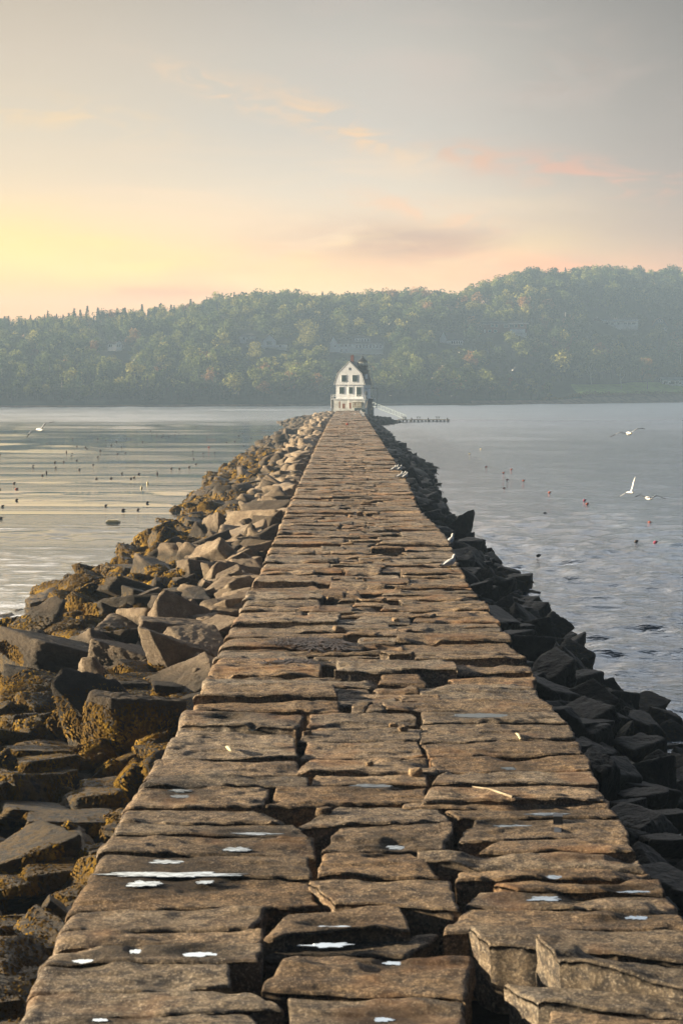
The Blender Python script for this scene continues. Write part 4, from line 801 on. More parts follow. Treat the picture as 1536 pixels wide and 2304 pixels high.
# 8 lawn cottage
H = House(1524, 868, 'low white cottage with a grey-green roof on the shore lawn', (1484,846,1600,872)); x0, x1 = H.X(1488), H.X(1562); H.ground(1488, 1562, 7)
H.part('wall', None, box_gx(x0, x1, 0, H.Z(855.5), H.Z(849), 0, 7), M_white); H.part('roof', None, gable_side(x0, x1, H.Z(855.5), H.Z(849), 0, 7, .5), M_tealroof)
H.wins(None, [(1493,858,1500,863),(1519,858,1525,863),(1540,858,1548,863)]); H.part('door', None, MB().box(H.X(1508), H.X(1516), -.12, -.003, .05, H.Z(857.5)), M_shut)
for x in (1493, 1505, 1528): H.part('doorstep_bush', None, MB().lathe((H.X(x), -.8, 0), [(.1,0),(.55,.15),(.6,.5),(.35,.85),(.05,.95)], 8), M_hill)
# poles
for (px, py, hpx, lab) in ((1271,728,25,'thin white utility pole beside the brick house'),(1529,852,56,'tall pale flagpole near the lawn cottage')):
    p = hit(px, py); h = hpx*p[1]/F; e = mk('flagpole' if 'flag' in lab else 'utility_pole', MB().tube([(0,0,-.5),(0,0,h)], [.16,.09], 8).v, MB().tube([(0,0,-.5),(0,0,h)], [.16,.09], 8).f, M_trim); e.location = tuple(p); tag(e, lab, 'pole')

# ------------------------------------------------------------------ the wood
VV = []; FF = []; TT = []; base = 0; TV = []; TF = []; tb = 0
r_ = np.random.default_rng(21)
def clear(px, top, bot, Y, hw):
    for (x0, y0, x1, y1, d) in HOUSE:
        if abs(Y-d) < 14 and x0-34 < px < x0+2 and Y > d-12: return False
        if Y < d+3 and px+hw > x0 and px-hw < x1 and top < y1-3 and bot > y0: return False
    return True
cells = []
for gxx in np.arange(-330, 335, 5.6):
    for gd in np.concatenate([np.arange(9, 300, 6.4)]): cells.append((gxx+r_.uniform(-2.6, 2.6), gd+r_.uniform(-3, 3)))
nt = 0
for (X, dd) in cells:
    Y = float(shoreY(X)+dd); px, _ = proj(X, Y, 0)
    if not (-260 < px < 1800): continue
    if X > 104 and dd < 54+r_.uniform(-4, 4)+max(0, (112-X))*-4: continue
    z = float(hillz(X, Y)); zn = vn(np.array([[X*.012, Y*.012, 0]]), 9)[0]; spr = r_.random() < np.interp(px, [0, 420, 600, 900], [.30, .26, .10, .04])*(1.3 if dd > 170 or dd < 60 else .6)
    hh = (r_.uniform(11, 16.5) if dd > 40 else r_.uniform(9, 15)); hh *= r_.choice([.75, .9, 1, 1.12]); hh *= .92 if dd > 215 else 1
    if px < 420 and not spr: hh *= .8
    pxx, top = proj(X, Y, z+hh); _, bot = proj(X, Y, z)
    if not clear(pxx, top, bot, Y, 13): continue
    if 70 < X < 116 and dd < 75: hh *= .45
    pxx, top = proj(X, Y, z+hh)
    if any(abs(a[0]-px) < a[2]*.30 and p[1] > Y > p[1]-60 and top < a[1]-a[2]*.25 for p, a in sing): continue
    sc = hh/14.0; a = r_.uniform(0, 6.283); ca, sa = math.cos(a), math.sin(a)
    V, Fs = (PS[r_.integers(4)] if spr else PB[r_.integers(8)]); wx = r_.uniform(.9, 1.3)*(1 if spr else 1.05)
    W = np.column_stack([(V[:, 0]*ca-V[:, 1]*sa)*sc*wx, (V[:, 0]*sa+V[:, 1]*ca)*sc*wx, V[:, 2]*sc*(1.05 if not spr else r_.uniform(.72, 1.0))])+[X, Y, z]
    if spr: c = np.array(LC['sp'])*r_.uniform(.8, 1.3)
    else:
        q = r_.random()+zn*.18; c = np.array(LC['g4' if q < .18 else 'g1' if q < .38 else 'g2' if q < .58 else 'g3' if q < .82 else 'y' if q < .95 else 'o'])*r_.uniform(.8, 1.2)
    VV.append(W); FF.append(Fs+base); TT.append(np.tile(c, (len(W), 1))*(1+.25*r_.uniform(-1, 1, (len(W)//4, 1)).repeat(4, 0))); base += len(W); nt += 1
    if dd < 60 or X > 90:
        k = r_.uniform(.10, .22); T = [(X-k,Y,z-1),(X+k,Y,z-1),(X+k*.6+r_.uniform(-.6,.6),Y,z+hh*.75),(X-k*.6,Y,z+hh*.75),(X,Y+k*1.7,z-1),(X,Y+k,z+hh*.75)]; TV += T; TF += [(tb,tb+1,tb+2,tb+3),(tb+1,tb+4,tb+5,tb+2),(tb+4,tb,tb+3,tb+5)]; tb += 6
VV = np.concatenate(VV); FF = np.concatenate(FF); TT = np.concatenate(TT); nl = len(FF); TF3 = [f for f in TF]
TQ = np.array(TF3, dtype=np.int64)+len(VV); V = np.vstack([VV, np.array(TV)]); Fc = np.vstack([FF, TQ]); mi = np.concatenate([np.zeros(nl, int), np.ones(len(TQ), int)])
o = mk('forest', V, Fc, None, tint=np.vstack([TT, np.full((len(TV), 3), .4)]), mats=[M_leaf, M_bark], mi=mi); tag(o, 'mixed autumn wood of broadleaf trees and spruces covering the far hillside', 'forest', kind='stuff')
print('trees', nt, 'quads', len(Fc))
# scrub along the beach bank on the right, and one pale boat-shaped driftwood heap
r_ = np.random.default_rng(5); n = 5200; X = r_.uniform(96, 232, n); D = np.interp(X, [96,118,232],[10,15,17])+r_.normal(0, 1.6, n); Yv = shoreY(X)+D; Z = hillz(X, Yv)+r_.uniform(0, 1.3, n)*np.clip(vn(np.column_stack([X*.25, X*0, X*0]), 4)+.7, .1, 1)
V, Fs = leafquads(np.column_stack([X, Yv, Z]), .30, r_); tn = np.array([.20,.15,.05])*(1+.5*vn(V*.2, 6))[:, None]; o = mk('bank_scrub', V, Fs, M_leaf, tint=tn); tag(o, 'tawny scrub and tall grass along the bank between lawn and beach', 'scrub', kind='stuff')
p = P(1501, 882, 2.2); p[1] = shoreY(p[0])+13; p[2] = float(hillz(p[0], p[1])); b = MB()
b.tube([(-2.2,0,.3),(0,0,.55),(2.6,.2,.35)], [.10,.16,.07], 6); b.tube([(-1,-.3,.1),(.6,-.2,.9)], [.12,.06], 6); b.tube([(.2,-.3,.2),(1.9,.1,1.0)], [.1,.05], 6); b.tube([(-2.4,-.4,.2),(.5,-.5,.25)], [.14,.1], 6)
o = mk('driftwood', b.v, b.f, M_birch); o.location = tuple(p); tag(o, 'bleached driftwood heap lying on the bank below the lawn cottage', 'driftwood')

# ------------------------------------------------------------------ lighthouse
LY = 386.0; kL = LY/F
def LX(px): return float(Q(px, 900, LY)[0])
def LZ(py): return float(Q(785, py, LY)[2])
E = empty('lighthouse', (LX(786), LY, WZ), 'white gambrel-roofed lighthouse house with a black lantern at the breakwater end', 'lighthouse')
DZ = LZ(897); 
def LP(name, b, m, parent=None, smooth=False):
    par = parent or E; return b.build(name, m, par, smooth)
fd = LP('foundation', MB().box(LX(751.4), LX(824.4), LY-1.6, LY+10, -1.0, DZ-.20), M_conc); LP('deck_edge', MB().box(LX(749.5), LX(826), LY-1.75, LY+10.2, DZ-.197, DZ), M_white)
for (a, b, c, d) in ((765,768,903,918),(772.5,779,908,919),(787,793,906,919),(800,803,905,912)): LP('rust_stain', MB().box(LX(a), LX(b), LY-1.606, LY-1.6015, LZ(d), LZ(c)), M_rust, fd)
x0, x1 = LX(755.2), LX(818); y0, y1 = LY, LY+8.5; ZE = LZ(866)
LP('lower_wall', MB().box(x0, x1, y0, y1, DZ+.003, ZE), M_white)
g = [(LX(753.2), LZ(865)), (LX(818.9), LZ(865)), (LX(812.3), LZ(841)), (LX(785.8), LZ(814.6)), (LX(760.2), LZ(841))]
LP('gable_wall', MB().prism(g, y0-.12, y1+.1), M_white); LP('belt_board', MB().box(x0-.12, x1+.12, y0-.17, y0-.122, ZE-.02, ZE+.22), M_trim)
o_ = .14; outer = [(LX(753.2)-.30, LZ(865)-.05), (LX(760.2)-.16, LZ(841)+.14), (LX(785.8), LZ(814.6)+.22), (LX(812.3)+.16, LZ(841)+.14), (LX(818.9)+.30, LZ(865)-.05)]; inner = [(LX(818.9)+.02, LZ(865)-.02), (LX(812.3)+.02, LZ(841)+.01), (LX(785.8), LZ(814.6)+.02), (LX(760.2)-.02, LZ(841)+.01), (LX(753.2)-.02, LZ(865)-.02)]
LP('roof', MB().prism((outer+inner)[::-1], y0-.05, y1+.3), M_slate)
rk = MB()
for (A, B) in zip(outer[:-1], outer[1:]): rk.tube([(A[0], y0-.12, A[1]-.06), (B[0], y0-.12, B[1]-.06)], .05, 5)
LP('rake_board', rk, M_trim)
for nm, (a, b, c, d) in (('window',(768.3,779,844,858.9)),('window',(793,803.7,844,858.9)),('window',(763,773.6,871,886.2)),('window',(783.8,793.6,871,886)),('door',(802,812.8,871,891.5))):
    yy = y0-.12 if c < 860 else y0; fr_ = MB(); X0, X1, Z0, Z1 = LX(a), LX(b), LZ(d), LZ(c); t_ = .09
    w_ = LP(nm, MB().box(X0, X1, yy-.07, yy-.003, Z0, Z1), M_shut); fr_.box(X0-t_, X1+t_, yy-.06, yy-.004, Z1+.001, Z1+t_).box(X0-t_, X1+t_, yy-.06, yy-.004, Z0-t_, Z0-.001).box(X0-t_, X0-.001, yy-.06, yy-.004, Z0, Z1).box(X1+.001, X1+t_, yy-.06, yy-.004, Z0, Z1); LP('frame', fr_, M_trim, w_)
LP('attic_vent', MB().box(LX(785), LX(786.7), y0-.18, y0-.123, LZ(833), LZ(827)), M_black)
cb = MB().box(LX(782.2), LX(788.8), y0+3.2, y0+4.0, LZ(820), LZ(800.2)); ch = LP('chimney', cb, M_brick)
for a in (783, 786.3): LP('chimney_pot', MB().box(LX(a), LX(a+1.8), y0+3.4, y0+3.7, LZ(800.1), LZ(797.8)), M_brick, ch)
for s, (xa, xb, xr) in (('l',(753.8,762,752.6)),('r',(811,817.6,819.2))):
    d_ = LP('dormer', MB().box(min(LX(xa),LX(xb)), max(LX(xa),LX(xb)), y0+2.6, y0+5.4, LZ(858), LZ(841)), M_white)
    X_in = LX(766) if s == 'l' else LX(806); X_o = LX(xr); A = [(X_o, LZ(841)), (X_in, LZ(838)), (X_in, LZ(833.4)), (X_o, LZ(833.2))]
    LP('dormer_roof', MB().prism(A if s == 'r' else [A[0], A[1], A[2], A[3]], y0+2.3, y0+5.7), M_slate, d_)
cx_, cy_ = LX(805.6), LY+5.6
LP('tower', MB().box(LX(797), LX(815.4), cy_-.95, cy_+.95, LZ(842), LZ(825.5)), M_black)
LP('gallery_deck', MB().lathe((cx_, cy_, 0), [(1.0,LZ(825.4)),(1.45,LZ(825.2)),(1.45,LZ(824)),(1.0,LZ(823.9))], 16), M_black)
la = LP('lantern_glass', MB().lathe((cx_, cy_, 0), [(1.12,LZ(823.8)),(1.12,LZ(812.6))], 10), M_glass)
gb = MB()
for j in range(8): a = 6.2832*j/8; gb.tube([(cx_+1.16*math.cos(a), cy_+1.16*math.sin(a), LZ(823.8)), (cx_+1.16*math.cos(a), cy_+1.16*math.sin(a), LZ(812.3))], .045, 4)
gb.lathe((cx_, cy_, 0), [(1.14,LZ(823.8)),(1.2,LZ(823.7)),(1.2,LZ(822.8)),(1.14,LZ(822.7))], 10); LP('glazing_bar', gb, M_black, la)
LP('lens', MB().lathe((cx_, cy_, 0), [(.3,LZ(822.3)),(.85,LZ(821)),(.92,LZ(817.5)),(.8,LZ(814.4)),(.3,LZ(813.4))], 12), M_white, la, True)
cu = LP('cupola', MB().lathe((cx_, cy_, 0), [(1.30,LZ(813)),(1.34,LZ(812.4)),(1.05,LZ(809.6)),(.55,LZ(806)),(.2,LZ(803.6)),(.14,LZ(802))], 16), M_black); LP('vent_ball', MB().lathe((cx_, cy_, 0), [(.05,LZ(802.2)),(.2,LZ(801.2)),(.2,LZ(800)),(.06,LZ(799.2)),(.03,LZ(797))], 10), M_black, cu, True)
rb = MB(); gr_, zz0 = LX(823.6), LZ(832.5)
for j in range(12): a = 6.2832*j/12; rb.tube([(cx_+1.7*math.cos(a), cy_+1.7*math.sin(a), LZ(825.2)), (cx_+1.7*math.cos(a), cy_+1.7*math.sin(a), LZ(818))], .025, 4)
rb = MB().tube([(LX(815.8), cy_, LZ(832.6)), (LX(823.7), cy_, LZ(832.6)), (LX(823.7), cy_, LZ(820.6))], .05, 5).tube([(LX(816.4), cy_, LZ(826.5)), (LX(823.7), cy_, LZ(826.5))], .03, 5).tube([(LX(816.4), cy_, LZ(821)), (LX(823.7), cy_, LZ(821))], .03, 5); rb.box(LX(815.8), LX(823.7), cy_-.6, cy_+.6, LZ(833.2), LZ(832.7)); LP('gallery_rail', rb, M_black)
rl = MB(); zt = LZ(888.8); yf = LY-1.7
for x in (747.3, 751.6, 764, 768.2, 775, 786, 798.5, 810, 818, 825.4): rl.tube([(LX(x), yf, DZ), (LX(x), yf, zt)], .055, 5)
for z in (zt, (zt*.55+DZ*.45)): rl.tube([(LX(747.3), yf, z), (LX(825.4), yf, z)], .045, 5)
for z in (zt, (zt*.55+DZ*.45)): rl.tube([(LX(747.3), yf, z), (LX(747.3), yf+9, z)], .045, 5)
LP('deck_railing', rl, M_trim)
LP('deck_wing', MB().box(LX(746.6), LX(749.4), LY-1.75, LY+9, DZ-.19, DZ-.01), M_trim); 
for yy in (LY-1.2, LY+3, LY+7): LP('timber_pile', MB().tube([(LX(749), yy, 0), (LX(749), yy, DZ-.2)], .2, 8), M_dwood)
LP('ladder', MB().tube([(LX(746.9), LY-1.65, LZ(918)), (LX(746.9), LY-1.65, DZ)], .05, 5), M_trim)
E.rotation_euler = (0, 0, R(-12))
# yellowish picket barrier in front of the foundation
pk = MB()
for i in range(15): x = LX(792.5+i*1.55); pk.box(x-.045, x+.045, LY-2.32, LY-2.25, LZ(917.5), LZ(903.5+.15*abs(i-7)))
pk.box(LX(792), LX(815), LY-2.24, LY-2.18, LZ(906.2), LZ(905.4)).box(LX(792), LX(815), LY-2.24, LY-2.18, LZ(915), LZ(914.2)); o = mk('picket_fence', pk.v, pk.f, M_tan); tag(o, 'yellow-stained picket barrier in front of the lighthouse foundation', 'fence')
# dark stone pier beside it, lamp-like fixture and davit
b = MB()
for i, (z0, z1) in enumerate(((0, 1.0), (1.02, 2.0), (2.02, 3.0), (3.02, LZ(897)))): b.box(LX(825.2)+.05*(i % 2), LX(839.8)-.05*((i+1) % 2), LY+1, LY+6, z0, z1)
o = mk('stone_pier', b.v, b.f, M_stone); tag(o, 'dark stacked-stone pier against the right side of the lighthouse', 'pier')
b = MB().tube([(0,0,0),(0,0,.9)], .07, 6).lathe((0,0,.9), [(.1,0),(.32,.1),(.38,.45),(.26,.8),(.12,.95)], 10).box(-.3,.3,-.2,.2,.02,.22); o = mk('deck_fixture', b.v, b.f, M_black, smooth=False); o.location = (LX(823.4), LY-1.0, DZ); tag(o, 'small dark fixture on the deck corner right of the lighthouse wall', 'fixture')
b = MB().tube([(LX(823), LY+1.5, LZ(874.6)), (LX(836), LY+1.4, LZ(873.6)), (LX(847), LY+1.2, LZ(873.4)), (LX(848.6), LY+1.2, LZ(874.5)), (LX(849), LY+1.1, LZ(886)), (LX(847.8), LY+1, LZ(900)), (LX(845.5), LY+1, LZ(914))], .055, 6).tube([(LX(823), LY+1.5, LZ(873)), (LX(823), LY+1.5, LZ(897))], .07, 6); o = mk('davit', b.v, b.f, M_black); tag(o, 'thin black davit arm with its hanging line right of the lighthouse', 'davit')
b = MB()
for x in (828, 834, 839.5): b.tube([(LX(x), LY+1.2, LZ(897)), (LX(x), LY+1.2, LZ(888.5))], .04, 5)
b.tube([(LX(826), LY+1.2, LZ(888.5)), (LX(839.6), LY+1.2, LZ(888.5))], .035, 5); o = mk('pier_railing', b.v, b.f, M_alum); tag(o, 'thin metal railing on top of the dark stone pier', 'railing')
# flagpole, ramp, gangway, float
PY = LY-8; b = MB().tube([tuple(Q(784.6, 920, PY)), tuple(Q(784.2, 882, PY)), tuple(Q(784, 844.4, PY))], [.09,.07,.05], 8); o = mk('flagpole', b.v, b.f, M_trim); b2_ = MB().lathe(tuple(Q(784, 844.4, PY)), [(.03,-.02),(.1,.05),(.1,.13),(.02,.2)], 8); tag(o, 'slim white flagpole standing in front of the lighthouse', 'flagpole')
q0, q1 = Q(797, 914, LY-4), Q(822, 919, LY-4); b = MB()
b.add([(q0[0],LY-5,WZ-.3),(q1[0],LY-5,WZ-.3),(q1[0],LY-3.2,WZ-.3),(q0[0],LY-3.2,WZ-.3),(q0[0],LY-5,WZ+.62),(q0[0]+1.6,LY-5,WZ+.62),(q1[0],LY-5,WZ+.15),(q1[0],LY-3.2,WZ+.15),(q0[0]+1.6,LY-3.2,WZ+.62),(q0[0],LY-3.2,WZ+.62)],[(0,1,6,5,4),(3,9,8,7,2),(4,5,8,9),(5,6,7,8),(0,4,9,3),(1,2,7,6),(0,3,2,1)]); o = mk('ramp', b.v, b.f, M_copper); tag(o, 'low green ramp at the end of the walkway by the picket barrier', 'ramp')
ga, gb_ = Q(838, 914, LY-2), Q(913, 948, LY-6); ga = np.array(ga); gb_ = np.array([gb_[0], LY-6, .55])
e = empty('gangway', tuple(ga), 'pale aluminium truss gangway sloping down to the floating dock', 'gangway'); dv = gb_-ga
dk = MB(); tr = MB(); tr2 = MB(); n_ = 12
for sgn, T_ in ((-.6, tr), (.6, tr2)):
    pp = [ga+dv*k/n_+np.array([0, sgn, 0]) for k in range(n_+1)]
    T_.tube([tuple(pp[0]), tuple(pp[-1])], .07, 5); T_.tube([tuple(pp[0]+[0,0,1.0]), tuple(pp[-1]+[0,0,1.0])], .06, 5)
    for k in range(n_+1): T_.tube([tuple(pp[k]), tuple(pp[k]+[0,0,1.0])], .035, 4)
    for k in range(n_): T_.tube([tuple(pp[k]+([0,0,1.0] if k % 2 else [0,0,0])), tuple(pp[k+1]+([0,0,0] if k % 2 else [0,0,1.0]))], .018, 4)
dk.add([tuple(ga+[0,-.55,.05]), tuple(gb_+[0,-.55,.05]), tuple(gb_+[0,.55,.05]), tuple(ga+[0,.55,.05]), tuple(ga+[0,-.55,.12]), tuple(gb_+[0,-.55,.12]), tuple(gb_+[0,.55,.12]), tuple(ga+[0,.55,.12])], [(0,3,2,1),(4,5,6,7),(0,1,5,4),(1,2,6,5),(2,3,7,6),(3,0,4,7)])
dk.build('walk_deck', M_alum, e); tr.build('side_truss', M_alum, e); tr2.build('side_truss', M_alum, e)
YD = LY-6.5; e = empty('floating_dock', tuple(Q(952, 948, YD)[:2])+(0,), 'long low wooden floating dock at the foot of the gangway', 'dock')
def DX(px): return float(Q(px, 948, YD)[0])
MB().box(DX(894), DX(1011), YD-1.2, YD+1.2, .38, .58).build('dock_deck', M_wood, e)
for i in range(14): x = DX(896+i*8.4); MB().box(x, x+.32, YD-1.1, YD-.75, -.1, .377).build('dock_float', M_dwood, e)
for x in (909, 941, 984): MB().box(DX(x-5), DX(x+5), YD-.3, YD+.3, 1.12, 1.2).box(DX(x-3), DX(x-2), YD-.1, YD+.1, .583, 1.117).box(DX(x+2), DX(x+3), YD-.1, YD+.1, .583, 1.117).build('dock_bench', M_dwood, e)
for x in (925, 962, 1005): MB().tube([(DX(x), YD-1.3, -.3), (DX(x), YD-1.3, 1.0)], .12, 8).build('mooring_post', M_dwood, e)
r_ = random.Random(4)
# wooden posts leaning by the ramp
for (a, b_, c, d, lab) in ((823,915,826.5,903,'short leaning wooden stake left of the stone pier'),(835.5,919,838.5,909,'short leaning wooden stake right of the stone pier')):
    b = MB().tube([tuple(Q(a, b_+3, LY-3)), tuple(Q(c, d, LY-3))], .09, 6); o = mk('stake', b.v, b.f, M_wood); tag(o, lab, 'stake')

# ------------------------------------------------------------------ gulls
def loft(m, secs, k=12):
    V = []
    for (c, rx, rz, d) in secs:
        d = Vector(d).normalized(); s_ = d.cross(Vector((0,0,1))).normalized(); u_ = s_.cross(d)
        V += [Vector(c)+s_*rx*math.cos(6.2832*j/k)+u_*rz*math.sin(6.2832*j/k) for j in range(k)]
    n = len(secs); return m.add(V, [(i*k+j, i*k+(j+1)%k, (i+1)*k+(j+1)%k, (i+1)*k+j) for i in range(n-1) for j in range(k)]+[tuple(range(k-1,-1,-1)), tuple(range((n-1)*k, n*k))])
def gull_body(m, neck):
    # along +x = head
    if neck == 'stand':
        return loft(m, [((-.33,0,.20),.012,.006,(1,0,.3)),((-.26,0,.215),.04,.014,(1,0,.3)),((-.18,0,.235),.062,.045,(1,0,.25)),((-.08,0,.26),.085,.082,(1,0,.25)),((.03,0,.29),.092,.098,(1,0,.4)),((.11,0,.33),.078,.088,(1,0,.8)),((.155,0,.385),.05,.058,(.5,0,1)),((.17,0,.435),.040,.043,(.3,0,1)),((.18,0,.465),.045,.045,(.5,0,.9)),((.20,0,.485),.043,.040,(1,0,.4)),((.225,0,.487),.028,.026,(1,0,-.1)),((.24,0,.483),.012,.016,(1,0,-.1)),((.29,0,.474),.005,.008,(1,0,-.3))])
    return loft(m, [((-.30,0,0),.05,.006,(1,0,0)),((-.22,0,0),.04,.015,(1,0,0)),((-.12,0,0),.06,.05,(1,0,0)),((0,0,-.005),.075,.072,(1,0,0)),((.12,0,0),.062,.062,(1,0,.1)),((.19,0,.01),.042,.044,(1,0,.1)),((.235,0,.015),.036,.036,(1,0,0)),((.27,0,.012),.02,.02,(1,0,0)),((.32,0,.0),.005,.007,(1,0,-.1))])
def wing(m, side, lift, droop, sweep, fold=1.0):
    pts = [(.02,.04,0,.13),(.05,.22*fold,lift*.5,.14),(.06,.36*fold,lift,.12),(.0,.52*fold,lift-droop*.5,.09),(-.07+sweep,.66*fold,lift-droop,.04),(-.11+sweep,.70*fold,lift-droop*1.08,.008)]
    V = []
    for (x, y, z, c) in pts:
        y *= side; V += [(x+c*.45,y,z),(x+c*.1,y,z+.014),(x-c*.55,y,z-.004),(x+c*.1,y,z-.008)]
    k = 4; n = len(pts); F4 = [(i*k+j, i*k+(j+1)%k, (i+1)*k+(j+1)%k, (i+1)*k+j) for i in range(n-1) for j in range(k)]+[(3,2,1,0),tuple(range((n-1)*k, n*k))]
    if side < 0: F4 = [f[::-1] for f in F4]
    b = len(m.v); m.add(V, F4); return b
def fly_mesh(name, la, lb, da, db, sw=0.0, body_mat=0):
    m = MB(); gull_body(m, 'fly'); nb = len(m.f); wing(m, 1, la, da, sw); wing(m, -1, lb, db, sw); mi = []
    for i, f in enumerate(m.f):
        c = sum((Vector(m.v[j]) for j in f), Vector())/len(f)
        if i < nb: mi.append(3 if c.x > .285 else 0)
        else: mi.append((2 if abs(c.y) > .62 else 0) if la > .4 else 2 if abs(c.y) > .56 else (1 if c.z >= -5 and f[0] % 4 in (0, 1) else 0))
    me = mk(name, m.v, m.f, None, mats=[M_fw, M_fg, M_fb, M_fy], mi=mi, smooth=True); d = me.data; bpy.data.objects.remove(me); return d
FM = [fly_mesh('gull', .12, .12, .10, .10), fly_mesh('gull', .17, .17, .04, .04), fly_mesh('gull', .04, .20, .06, -.10), fly_mesh('gull', .22, .22, .22, .22), fly_mesh('gull', .42, .10, -.20, .05, .02)]
def stand_obj():
    m = MB(); gull_body(m, 'stand'); nb = len(m.f)
    for s in (1, -1):
        loft(m, [((-.37,.03*s,.215),.008,.006,(1,0,.25)),((-.27,.045*s,.235),.016,.022,(1,0,.25)),((-.12,.074*s,.272),.022,.058,(1,0,.25)),((.02,.082*s,.305),.020,.062,(1,0,.4)),((.09,.07*s,.33),.008,.03,(1,0,.6))], 8)
    nw_ = len(m.f); m.v = [(x, y, z-.10) for x, y, z in m.v]
    for s in (.035, -.035): m.tube([(0,s,.13),(.005,s,.07),(0,s,.012)], [.012,.006,.006], 5); m.add([(.0,s-.01,.0),(.07,s-.032,.0),(.08,s,.0),(.07,s+.032,.0),(.0,s+.01,.0),(.01,s,.018)],[(0,1,5),(1,2,5),(2,3,5),(3,4,5),(4,0,5),(0,4,3,2,1)])
    mi = []
    for i, f in enumerate(m.f):
        c = sum((Vector(m.v[j]) for j in f), Vector())/len(f); mi.append((3 if c.x > .232 and c.z > .35 else 0) if i < nb else ((2 if c.x < -.24 else 1) if i < nw_ else 3))
    for s in (1, -1): m.lathe((.212,.036*s,.394), [(.001,-.006),(.006,0),(.001,.006)], 6)
    mi += [2]*(len(m.f)-len(mi)); o = mk('gull', m.v, m.f, None, mats=[M_fw, M_fg, M_fb, M_fy], mi=mi, smooth=True); d = o.data; bpy.data.objects.remove(o); return d
SM = stand_obj()
def gull(me, loc, rot, lab, grp, sc=1.0, brown=False):
    o = bpy.data.objects.new('gull', me); COL.objects.link(o); o.location = tuple(loc); o.rotation_euler = tuple(R(a) for a in rot); o.scale = (sc,)*3; tag(o, lab, 'gull', grp); return o
for (px, py, dx, rz, lab) in ((1010,1281,0,38,'lone white gull standing on the right edge of the walkway'),(885,1062,0,42,'leftmost gull of the farther trio on the right edge'),(890,1061,.3,40,'middle gull of the farther trio on the right edge'),(898,1062,0,48,'rightmost gull of the farther trio on the right edge'),
   (899,1078,.2,42,'left gull of the nearer trio on the right edge'),(906,1077,.5,40,'rear gull of the nearer trio on the right edge'),(911,1079,0,45,'right gull of the nearer trio on the right edge'),(1009,1212,0,60,'gull peering over the right edge beyond the lone gull')):
    p = P(px, py, WZ+.02); p[0] = min(p[0], float(XRE(p[1]))-.12) if 'peering' not in lab else float(XRE(p[1]))+.05; 
    if 'peering' in lab: p[2] -= .28
    gull(SM, p, (0,0,rz), lab, 'gulls standing along the right edge of the walkway', 1.12)
r_ = random.Random(9); yv = 366.0; i = 0
while yv > 292:
    for k in range(2 if yv > 330 else 1):
        X = float(XRE(yv))-.25-.8*r_.random()*(1 if k else .4); gull(SM, (X, yv+r_.uniform(-1,1), WZ+.03), (0,0,r_.uniform(0,80)), 'white gull in the far flock at the right edge near the lighthouse', 'flock of gulls at the far right edge', 1.15); i += 1
    yv -= r_.uniform(4.5, 7.5)
for (px, py, lab) in ((769,935,'white gull on the far walkway left of the centre line'),(797,935,'white gull on the far walkway right of the centre line')): gull(SM, P(px, py, WZ+.03), (0,0,40), lab, 'gulls on the far walkway', 1.1)
G_F = 'gulls in flight over the water and the far shore'
FL = [(875,729,236,1,0,100,'highest gull, flying against the wood above the big white house'),(780,751,330,0,0,90,'distant gull flying just above the roof of the big white house'),(1032,793,205,0,0,95,'gull gliding just below the small white house'),(905,812,300,1,5,80,'small gull flying directly above another small one, right of the lantern'),
(995,823,200,0,-5,85,'gull gliding below and left of the one under the small white house'),(900,845,260,0,12,85,'small gull level with the lighthouse gable on its right'),(972,850,190,1,10,80,'large-winged gull, lowest of the gliding group right of the lighthouse'),(697,830,330,0,0,60,'faint small gull left of the lighthouse roof'),
(1152,833,195,2,-20,95,'gull banking on slanted wings against the dark shore wood'),(302,810,260,2,-26,100,'small banked gull over the shore wood below the white cottage'),(878,890,330,0,0,40,'faint gull low over the water right of the lighthouse'),(1015,891,320,1,0,70,'faint gull low in front of the far shore near the dock'),
(90,967,66,0,-26,128,'large blurred gull sweeping over the water at the left edge'),(1413,975,60,0,12,-80,'large brown-headed gull seen from ahead over the right-hand water'),(1416,1108,84,4,22,-62,'white gull with one wing held high over the right-hand water'),(1459,1121,62,0,4,110,'gull flying low just right of the one with a raised wing')]
for (px, py, Y, mi_, roll, hd, lab) in FL:
    gull(FM[mi_], Q(px, py, Y), (roll, 0, hd), lab, G_F, 1.0)
# ------------------------------------------------------------------ lobster-pot floats
def buoy(px, py, m_, sc, lab, grp, up=False, nm='buoy'):
    key = (m_.name, up)
    if key not in BM:
        b = MB(); b.lathe((0,0,0), [(.02,-.24),(.12,-.2),(.165,-.08),(.165,.06),(.12,.18),(.05,.24),(.02,.245)], 12); b.tube([(0,0,.2),(0,0,.55 if up else .42)], .02, 5)
        o = mk('buoy', b.v, b.f, m_, smooth=True); BM[key] = o.data; bpy.data.objects.remove(o)
    p = P(px, py, .07); o = bpy.data.objects.new('buoy', BM[key]); COL.objects.link(o); o.location = tuple(p); o.rotation_euler = ((0,0,0) if up else (R(76+RB.uniform(-8,8)), 0, R(RB.uniform(60,120)))); o.scale = (sc*.48,)*3; tag(o, lab, 'buoy', grp); return o
BM = {}; RB = random.Random(3)
LB = [(2,185),(210,136),(326,180),(347,148),(328,114),(322,192),(346,211),(288,217),(252,243),(248,219),(150,236),(192,278),(65,313),(0,341),(76,389),(13,417),(5,471),(386,152),(392,160),(452,167),(441,196),(420,230),(358,252),(435,293),(441,114),(476,122),(502,142),(525,126),(570,114),(548,152),(565,178),(530,182),(642,128),(678,78),(684,92),(735,96),(728,106),(706,92),(760,102),(788,96),(792,84),(806,92),(836,96),(880,60),(932,106),(868,170),(915,180),(966,175),(872,204),(882,228),(852,240),(808,248),(772,247),(625,272),(604,288),(590,292),(550,269),(500,292),(477,414),(622,432),(664,401),(1097,145),(1112,164),(1074,100),(1130,112),(1056,126),(1020,130),(1090,90)]
